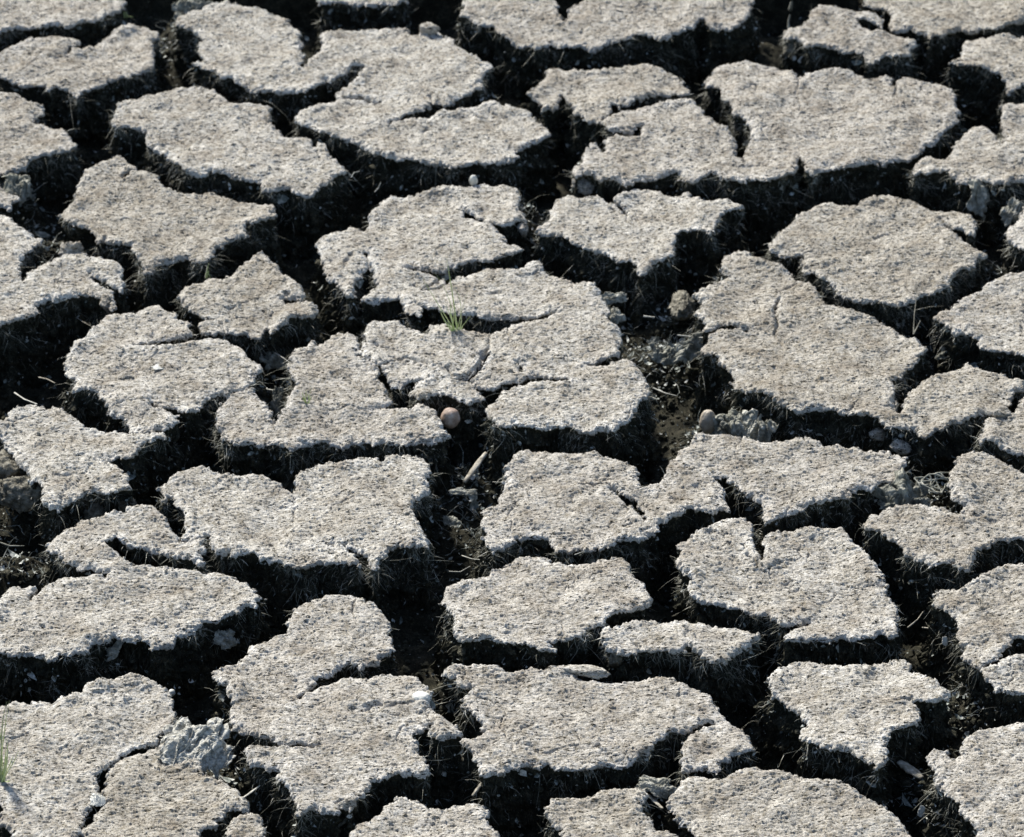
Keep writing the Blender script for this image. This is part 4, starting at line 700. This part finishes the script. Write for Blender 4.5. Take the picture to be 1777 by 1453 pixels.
clod('D1', 350, 320, -.018, .013, .010, .014, 'pale blurred lump in the left wall of the small slab at the top right', 67, 'pebble_tan', amp=.2)
clod('D3', 1645, 60, .006, .010, .009, .008, 'round knob of mud on the two lump slab at the right edge', 71, amp=.15)
for k_, (tl, x, y, lb) in enumerate((('A2', 1420, 995, 'round pale crumb with a light rim on top of the bulky hooked slab'), ('C4', 775, 870, 'rounded crumb on the front edge of the very wide slab'), ('A2', 780, 1085, 'flat pale crumb on the left part of the bulky hooked slab'))):
    clod(tl, x, y, .002, .009, .008, .006, lb, 80 + k_, amp=.15)

nut = lumpy('nut', at('B2', 1178, 1335, -0.006), .0122, .0112, .0142, M['nut_brown'], 'round brown nut sitting in the dark hole at the centre', 'nut', None, .06, 1.7, 2)
lumpy('pebble', at('C3', 1168, 115, -0.028), .0110, .0110, .0170, M['pebble_tan'], 'egg shaped tan pebble in the cleft behind the long pale slab', 'pebble', None, .08, 1.6, 5, .4)
lumpy('shell', at('B4', 1000, 555, .0035), .0115, .0090, .0050, M['shell_white'], 'smooth white shell on the right shoulder of the tall twisting slab', 'shell', None, .12, 1.9, 9)
lumpy('pebble', at('B1', 1320, 1115, .006), .0060, .0050, .0085, M['shell_white'], 'tiny white pebble on the back edge of the sprawling slab', 'pebble', None, .1, 2, 12)
lumpy('pebble', at('A4', 1060, 530, -.03), .004, .004, .004, M['shell_white'], 'tiny pale pebble in the crack right of the big corner slab', 'pebble', None, .1, 2, 14)
crumple('shell_flake', at('A2', 990, 1020, .004), .013, .006, M['shell_white'], 'thin white flake lying on top of the bulky hooked slab', 'flake', (0.1, .2, .75), .2, 111, lobes=2)
crumple('shell_flake', at('A4', 600, 1190, .001), .008, .010, M['shell_white'], 'bright white flake beside the long thin crack at the lower left', 'flake', (0.3, .2, .2), .2, 115, lobes=3)
crumple('shell_flake', at('D4', 1290, 215, -.02), .004, .005, M['shell_white'], 'bright white flake in the cleft left of the beaked slab', 'flake', (1.0, .2, .2), .2, 117, lobes=2)
crumple('shell_flake', at('D4', 1145, 1260, -.03), .004, .006, M['shell_white'], 'bright pale flake in the cleft left of the lower right corner slab', 'flake', (1.0, .2, .2), .2, 119, lobes=2)
crumple('shell_flake', at('B3', 1255, 545, -.035), .015, .006, M['pale_leaf'], 'pale flat flake in the wide cleft below the broken bark strip', 'flake', (0.4, .1, .1), .3, 121, lobes=2)
crumple('shell_flake', at('D1', 415, 370, -.02), .006, .006, M['shell_white'], 'bluish white flake under the small slab at the top right', 'flake', (0.9, .1, .1), .3, 123, lobes=3)

def strip(name, p, q, w, th, mat, label, cat, seed=0):
    """split bark or wood: a flat ragged plank between two points"""
    d = q - p; L = d.length; d.normalize(); sd = d.cross(Vector((0, 0, 1))).normalized(); up = sd.cross(d); co = []; n = 18; mm = 6
    for layer in (0, 1):
        for i in range(n):
            t_ = i / (n - 1); ww = w * (0.35 + 0.65 * math.sin(math.pi * min(1, max(0.06, t_ * 0.9 + .08))) ** .5) * (1 + .35 * mnoise.noise(Vector((t_ * 6 + seed, 2, 3))))
            for j in range(mm):
                s_ = (j / (mm - 1) - .5) * 2
                co.append(p + d * (L * t_ + .04 * L * mnoise.noise(Vector((s_ * 3, seed, t_ * 2)))) + sd * (ww * s_ * .5) + up * ((th if layer == 0 else 0) + .35 * th * math.cos(s_ * 2.2) + th * .6 * mnoise.noise(Vector((t_ * 5, s_ * 4, seed)))))
    def vi(l, i, j): return l * n * mm + i * mm + j
    q4 = []
    for l in (0, 1):
        for i in range(n - 1):
            for j in range(mm - 1):
                f = (vi(l, i, j), vi(l, i, j + 1), vi(l, i + 1, j + 1), vi(l, i + 1, j)); q4.append(f if l else f[::-1])
    for i in range(n - 1):
        q4.append((vi(0, i, 0), vi(1, i, 0), vi(1, i + 1, 0), vi(0, i + 1, 0))); q4.append((vi(0, i, mm - 1), vi(0, i + 1, mm - 1), vi(1, i + 1, mm - 1), vi(1, i, mm - 1)))
    for j in range(mm - 1):
        q4.append((vi(0, 0, j), vi(0, 0, j + 1), vi(1, 0, j + 1), vi(1, 0, j))); q4.append((vi(0, n - 1, j), vi(1, n - 1, j), vi(1, n - 1, j + 1), vi(0, n - 1, j + 1)))
    o = centred(name, [tuple(v) for v in co], q4, mat, (p + q) / 2); return tag(o, label, cat)
strip('bark_strip', at('B3', 1265, 490, -.052), at('B3', 1400, 305, -.03), .0075, .0016, M['wood'], 'broken grey bark strip leaning in the wide cleft below the nut', 'bark', 3)
strip('wood_chip', at('D4', 1005, 960, -.035), at('D4', 1150, 1060, -.035), .012, .0020, M['wood'], 'flat grey wood chip in the cleft in front of the star shaped slab', 'wood chip', 7)
strip('twig', at('B4', 410, 1430, -.045), at('B4', 555, 1305, -.02), .0040, .0022, M['grey_leaf'], 'thick pale twig in the crack at the bottom, in front of the twisting slab', 'twig', 9)
strip('wood_chip', at('B4', 1315, 1170, -.03), at('B4', 1380, 1080, -.02), .0040, .0012, M['wood'], 'narrow wood chip leaning behind the saddle backed slab', 'wood chip', 11)
strip('wood_chip', at('C4', 800, 1165, -.03), at('C4', 890, 1250, -.03), .0040, .0012, M['wood'], 'narrow wood chip in the crack between the two bottom centre slabs', 'wood chip', 13)
strip('bark_strip', at('A4', 1495, 1185, -.035), at('A4', 1605, 1105, -.02), .0028, .0008, M['straw'], 'pale straw in the crack right of the slab with the clump', 'straw', 15)
def stem(name, pts, r0, mat, label, cat='straw', group=None):
    P3 = [at(*p) for p in pts]; sm = []
    for i in range(len(P3) - 1):
        for k_ in range(4): sm.append(P3[i].lerp(P3[i + 1], k_ / 4))
    sm.append(P3[-1]); n = len(sm); c = P3[0].copy()
    o = tubes(name, [([v - c for v in sm], [r0 * (1 - .6 * i / n) for i in range(n)])], mat, sides=6); o.location = c
    return tag(o, label, cat, group)
ST = 'dry straws in the cracks'
stem('straw', [('C2', 830, 1150, -.04), ('C2', 900, 1180, -.04), ('C2', 970, 1198, -.04)], .0010, M['straw'], 'straw lying at the foot of the centre right cleft', group=ST)
stem('straw', [('C2', 770, 708, -.035), ('C2', 840, 714, -.035)], .0014, M['straw'], 'short bright straw left of the brown fibrous clod', group=ST)
stem('straw', [('C2', 980, 825, -.02), ('C2', 1060, 832, -.02), ('C2', 1135, 840, -.015)], .0011, M['straw'], 'straw touching the left edge of the long humped slab', group=ST)
stem('straw', [('B3', 1170, 1038, -.05), ('B3', 1240, 1040, -.05), ('B3', 1300, 1005, -.045)], .0007, M['straw'], 'thin bent straw left of the six sided slab', group=ST)
stem('straw', [('B3', 1250, 940, -.05), ('B3', 1310, 960, -.045), ('B3', 1390, 968, -.04)], .0007, M['straw'], 'thin straw above the bent straw, left of the six sided slab', group=ST)
stem('straw', [('C3', 345, 935, -.01), ('C3', 390, 918, -.006), ('C3', 440, 920, -.01)], .0006, M['straw'], 'arched straw in the crack behind the six sided slab', group=ST)
stem('straw', [('A2', 470, 715, -.03), ('A2', 520, 745, -.02), ('A2', 555, 765, -.01)], .0005, M['wood'], 'thin straw in the dark cleft left of the bulky hooked slab', group=ST)
stem('straw', [('A2', 240, 1085, -.04), ('A2', 290, 1095, -.035), ('A2', 340, 1120, -.03)], .0011, M['wood'], 'pale straw in the cleft behind the pale domed slab', group=ST)
stem('straw', [('A2', 90, 1180, -.03), ('A2', 150, 1220, -.025), ('A2', 230, 1250, -.02)], .0012, M['straw'], 'grey straw at the left edge behind the pale domed slab', group=ST)
stem('straw', [('A2', 1600, 1100, -.03), ('A2', 1650, 1160, -.03), ('A2', 1720, 1170, -.03), ('A2', 1777, 1150, -.02)], .0014, M['straw'], 'curved grey straw in the pit behind the tapering slab', group=ST)
stem('straw', [('A2', 1690, 930, -.03), ('A2', 1740, 960, -.02), ('A2', 1800, 1000, -.02)], .0007, M['straw'], 'loose fine straw left of the tapering slab', group=ST)
stem('straw', [('A3', 0, 860, -.03), ('A3', 60, 880, -.03), ('A3', 150, 880, -.03)], .0012, M['grey_leaf'], 'grey straw at the left edge behind the broad flat slab', group=ST)
stem('straw', [('B1', 1720, 0, -.0), ('B1', 1720, 1, -.0)], .00001, M['straw'], 'x', group=ST) if False else None
stem('straw', [('D3', 1300, 785, .006), ('D3', 1340, 797, .007), ('D3', 1385, 806, .006)], .0006, M['straw'], 'straw lying on top of the slab in front of the crinkled leaf', group=ST)
stem('straw', [('D4', 1060, 130, -.04), ('D4', 1120, 80, -.03), ('D4', 1155, 30, -.03)], .0010, M['wood'], 'bent brown straw right of the large slotted slab', group=ST)
stem('straw', [('D4', 1150, 130, -.04), ('D4', 1220, 135, -.035), ('D4', 1300, 110, -.03)], .0010, M['wood'], 'brown straw left of the beaked slab', group=ST)
stem('straw', [('D2', 1095, 815, .002), ('D2', 1100, 700, .045), ('D2', 1115, 575, .095)], .0007, M['straw'], 'tall hair thin stalk on the back edge of the V notched slab', 'grass stalk')
stem('straw', [('D2', 1095, 815, .002), ('D2', 1115, 780, .015), ('D2', 1138, 733, .034)], .0009, M['straw'], 'short pale stalk beside the hair thin one on the V notched slab', 'grass stalk')
stem('straw', [('B1', 565, 1095, .0), ('B1', 585, 1065, .004), ('B1', 618, 1058, .006)], .0006, M['straw'], 'pale curl of grass at the right tip of the long slanting slab', group=ST)
stem('straw', [('B1', 712, 1185, -.02), ('B1', 735, 1160, -.015), ('B1', 750, 1125, -.005)], .0009, M['straw'], 'pale straw in the cleft in front of the curved limb slab', group=ST)
stem('straw', [('D1', 985, 440, -.02), ('D1', 1010, 412, -.015), ('D1', 1035, 398, -.01)], .0010, M['straw'], 'pale straw behind the very large two lobed slab', group=ST)
stem('straw', [('D1', 325, 180, -.02), ('D1', 325, 130, -.01), ('D1', 335, 92, .0)], .0022, M['grey_leaf'], 'upright grey stick in the cleft left of the small top right slab', 'stick')
stem('straw', [('D1', 335, 60, -.02), ('D1', 345, 10, .0)], .0030, M['pale_leaf'], 'pale stick end at the top edge, right of the broad top slab', 'stick')

# ---------------------------------------------------------------- grass
def blade(parent, base, tip, lean, w, mat):
    """a folded tapering blade from base to tip (photograph windows), curved by lean"""
    n = 12; co = []; qd = []
    mid_ = (base + tip) / 2 + lean
    for i in range(n + 1):
        t_ = i / n; p = base * (1 - t_) ** 2 + mid_ * (2 * t_ * (1 - t_)) + tip * t_ * t_
        ww = w * (1 - t_ ** 1.8) * (0.75 + .25 * math.sin(math.pi * t_)) + .00008
        s_ = Vector((1, .25, 0)).normalized() if abs((tip - base).x) < (tip - base).z else Vector((0.3, 0.6, .7)).normalized()
        co += [p - s_ * ww, p + Vector((0, -.35 * ww, .2 * ww)), p + s_ * ww, p + Vector((0, .5 * ww, .35 * ww))]
    for i in range(n):
        for j in range(4):
            k_ = (j + 1) % 4; qd.append((i * 4 + j, i * 4 + k_, i * 4 + 4 + k_, i * 4 + 4 + j))
    me = mesh_np('blade', np.array([tuple(v - Vector(parent.location)) for v in co]), np.array(qd)); o = bpy.data.objects.new('blade', me); COL.objects.link(o); me.materials.append(mat); o.parent = parent
def tuft(label, base, blades, tile, h0=0.0):
    """blades: tip window coordinates and widths; a tip rises as far above the crust as its pixel is above the root's"""
    b0 = at(tile, *base, h0); root = bpy.data.objects.new('grass_tuft', None); COL.objects.link(root); root.location = b0; root.empty_display_size = .02
    tag(root, label, 'grass')
    for (x, y, w, lx, mt) in blades:
        g0 = at(tile, x, base[1], h0)
        lo = at(tile, x, y, h0)                         # the tip stands roughly upright over the root's row
        h = (base[1] - y) / 3.554 * (36.0 / FOCAL / PW) * (b0 - CAM).length / math.cos(PITCH)
        tip = Vector((g0.x, g0.y + R_.uniform(-.004, .004), b0.z + h))
        w *= .60
        blade(root, b0 + Vector((R_.uniform(-.004, .004), R_.uniform(-.003, .003), -.002)), tip, Vector((lx, R_.uniform(-.004, .004), abs(h) * .22 + .002)), w, mt)
gg = M['grass_green']; gd = M['grass_dark']
tuft('green grass tuft with one tall thin blade, rooted at the centre of the sprawling slab', (1210, 822),
     [(1156, 345, .0015, -.002, gg), (1010, 470, .0011, -.012, gg), (1080, 450, .0006, .006, gg), (1118, 650, .0017, -.012, gg), (1150, 640, .0014, -.001, gg), (1180, 650, .0018, -.004, gg),
      (1200, 700, .0016, .000, gg), (1305, 700, .0012, .006, gg), (1240, 700, .0014, .008, gg), (1255, 770, .0012, .006, gg), (1165, 730, .0014, -.008, gg), (1225, 740, .0014, .002, gg), (1300, 530, .0005, .002, gd), (1130, 470, .0005, .03, gg), (1190, 760, .0016, -.002, gg), (1225, 790, .0012, .003, gg)], 'B2', .004)
tuft('small green sprout on top of the tapering slab left of the nut', (300, 1235),
     [(270, 1165, .0012, -.004, gg), (290, 1155, .0009, .001, gg), (318, 1195, .0010, .004, gg), (300, 1185, .0012, 0, gg), (275, 1195, .0010, -.003, gg), (325, 1125, .0004, .001, gg)], 'B2', .003)
tuft('pale green grass tuft cut by the left edge on the big corner slab', (10, 1075),
     [(80, 575, .0016, -.004, gd), (95, 568, .0010, .002, gg), (60, 800, .0018, .006, gg), (0, 760, .0018, -.002, gg), (-40, 700, .0016, -.004, gg), (130, 870, .0012, .008, gg), (50, 860, .0020, .004, gg), (20, 900, .0024, 0, gg), (-10, 850, .0020, -.003, gg),
      (60, 1085, .0014, .006, gg), (90, 920, .0012, .006, gg), (40, 980, .0020, .004, gg), (10, 620, .0008, .004, gg), (-60, 960, .0016, -.006, gg)], 'A4', .002)
tuft('tiny upright sprout on the back edge of the small pointed slab', (1285, 468),
     [(1295, 378, .0009, .001, gg), (1275, 430, .0008, -.002, gg), (1290, 420, .0008, .003, gg), (1262, 448, .0006, -.002, gg)], 'A2', .0)
tuft('tiny green sprout at the right tip of the corner slab, upper left', (780, 105),
     [(765, 65, .0012, -.001, gg), (790, 95, .0009, .002, gg), (818, 118, .0008, .004, gg), (775, 80, .0012, 0, gg)], 'A1', -.01)
tuft('tiny dark dried sprig standing on the beaked slab at the right edge', (1512, 1282),
     [(1500, 1200, .0006, -.001, M['wood']), (1520, 1190, .0006, .001, M['wood']), (1480, 1215, .0005, -.002, M['wood']), (1545, 1210, .0005, .002, M['wood'])], 'D3', .0)
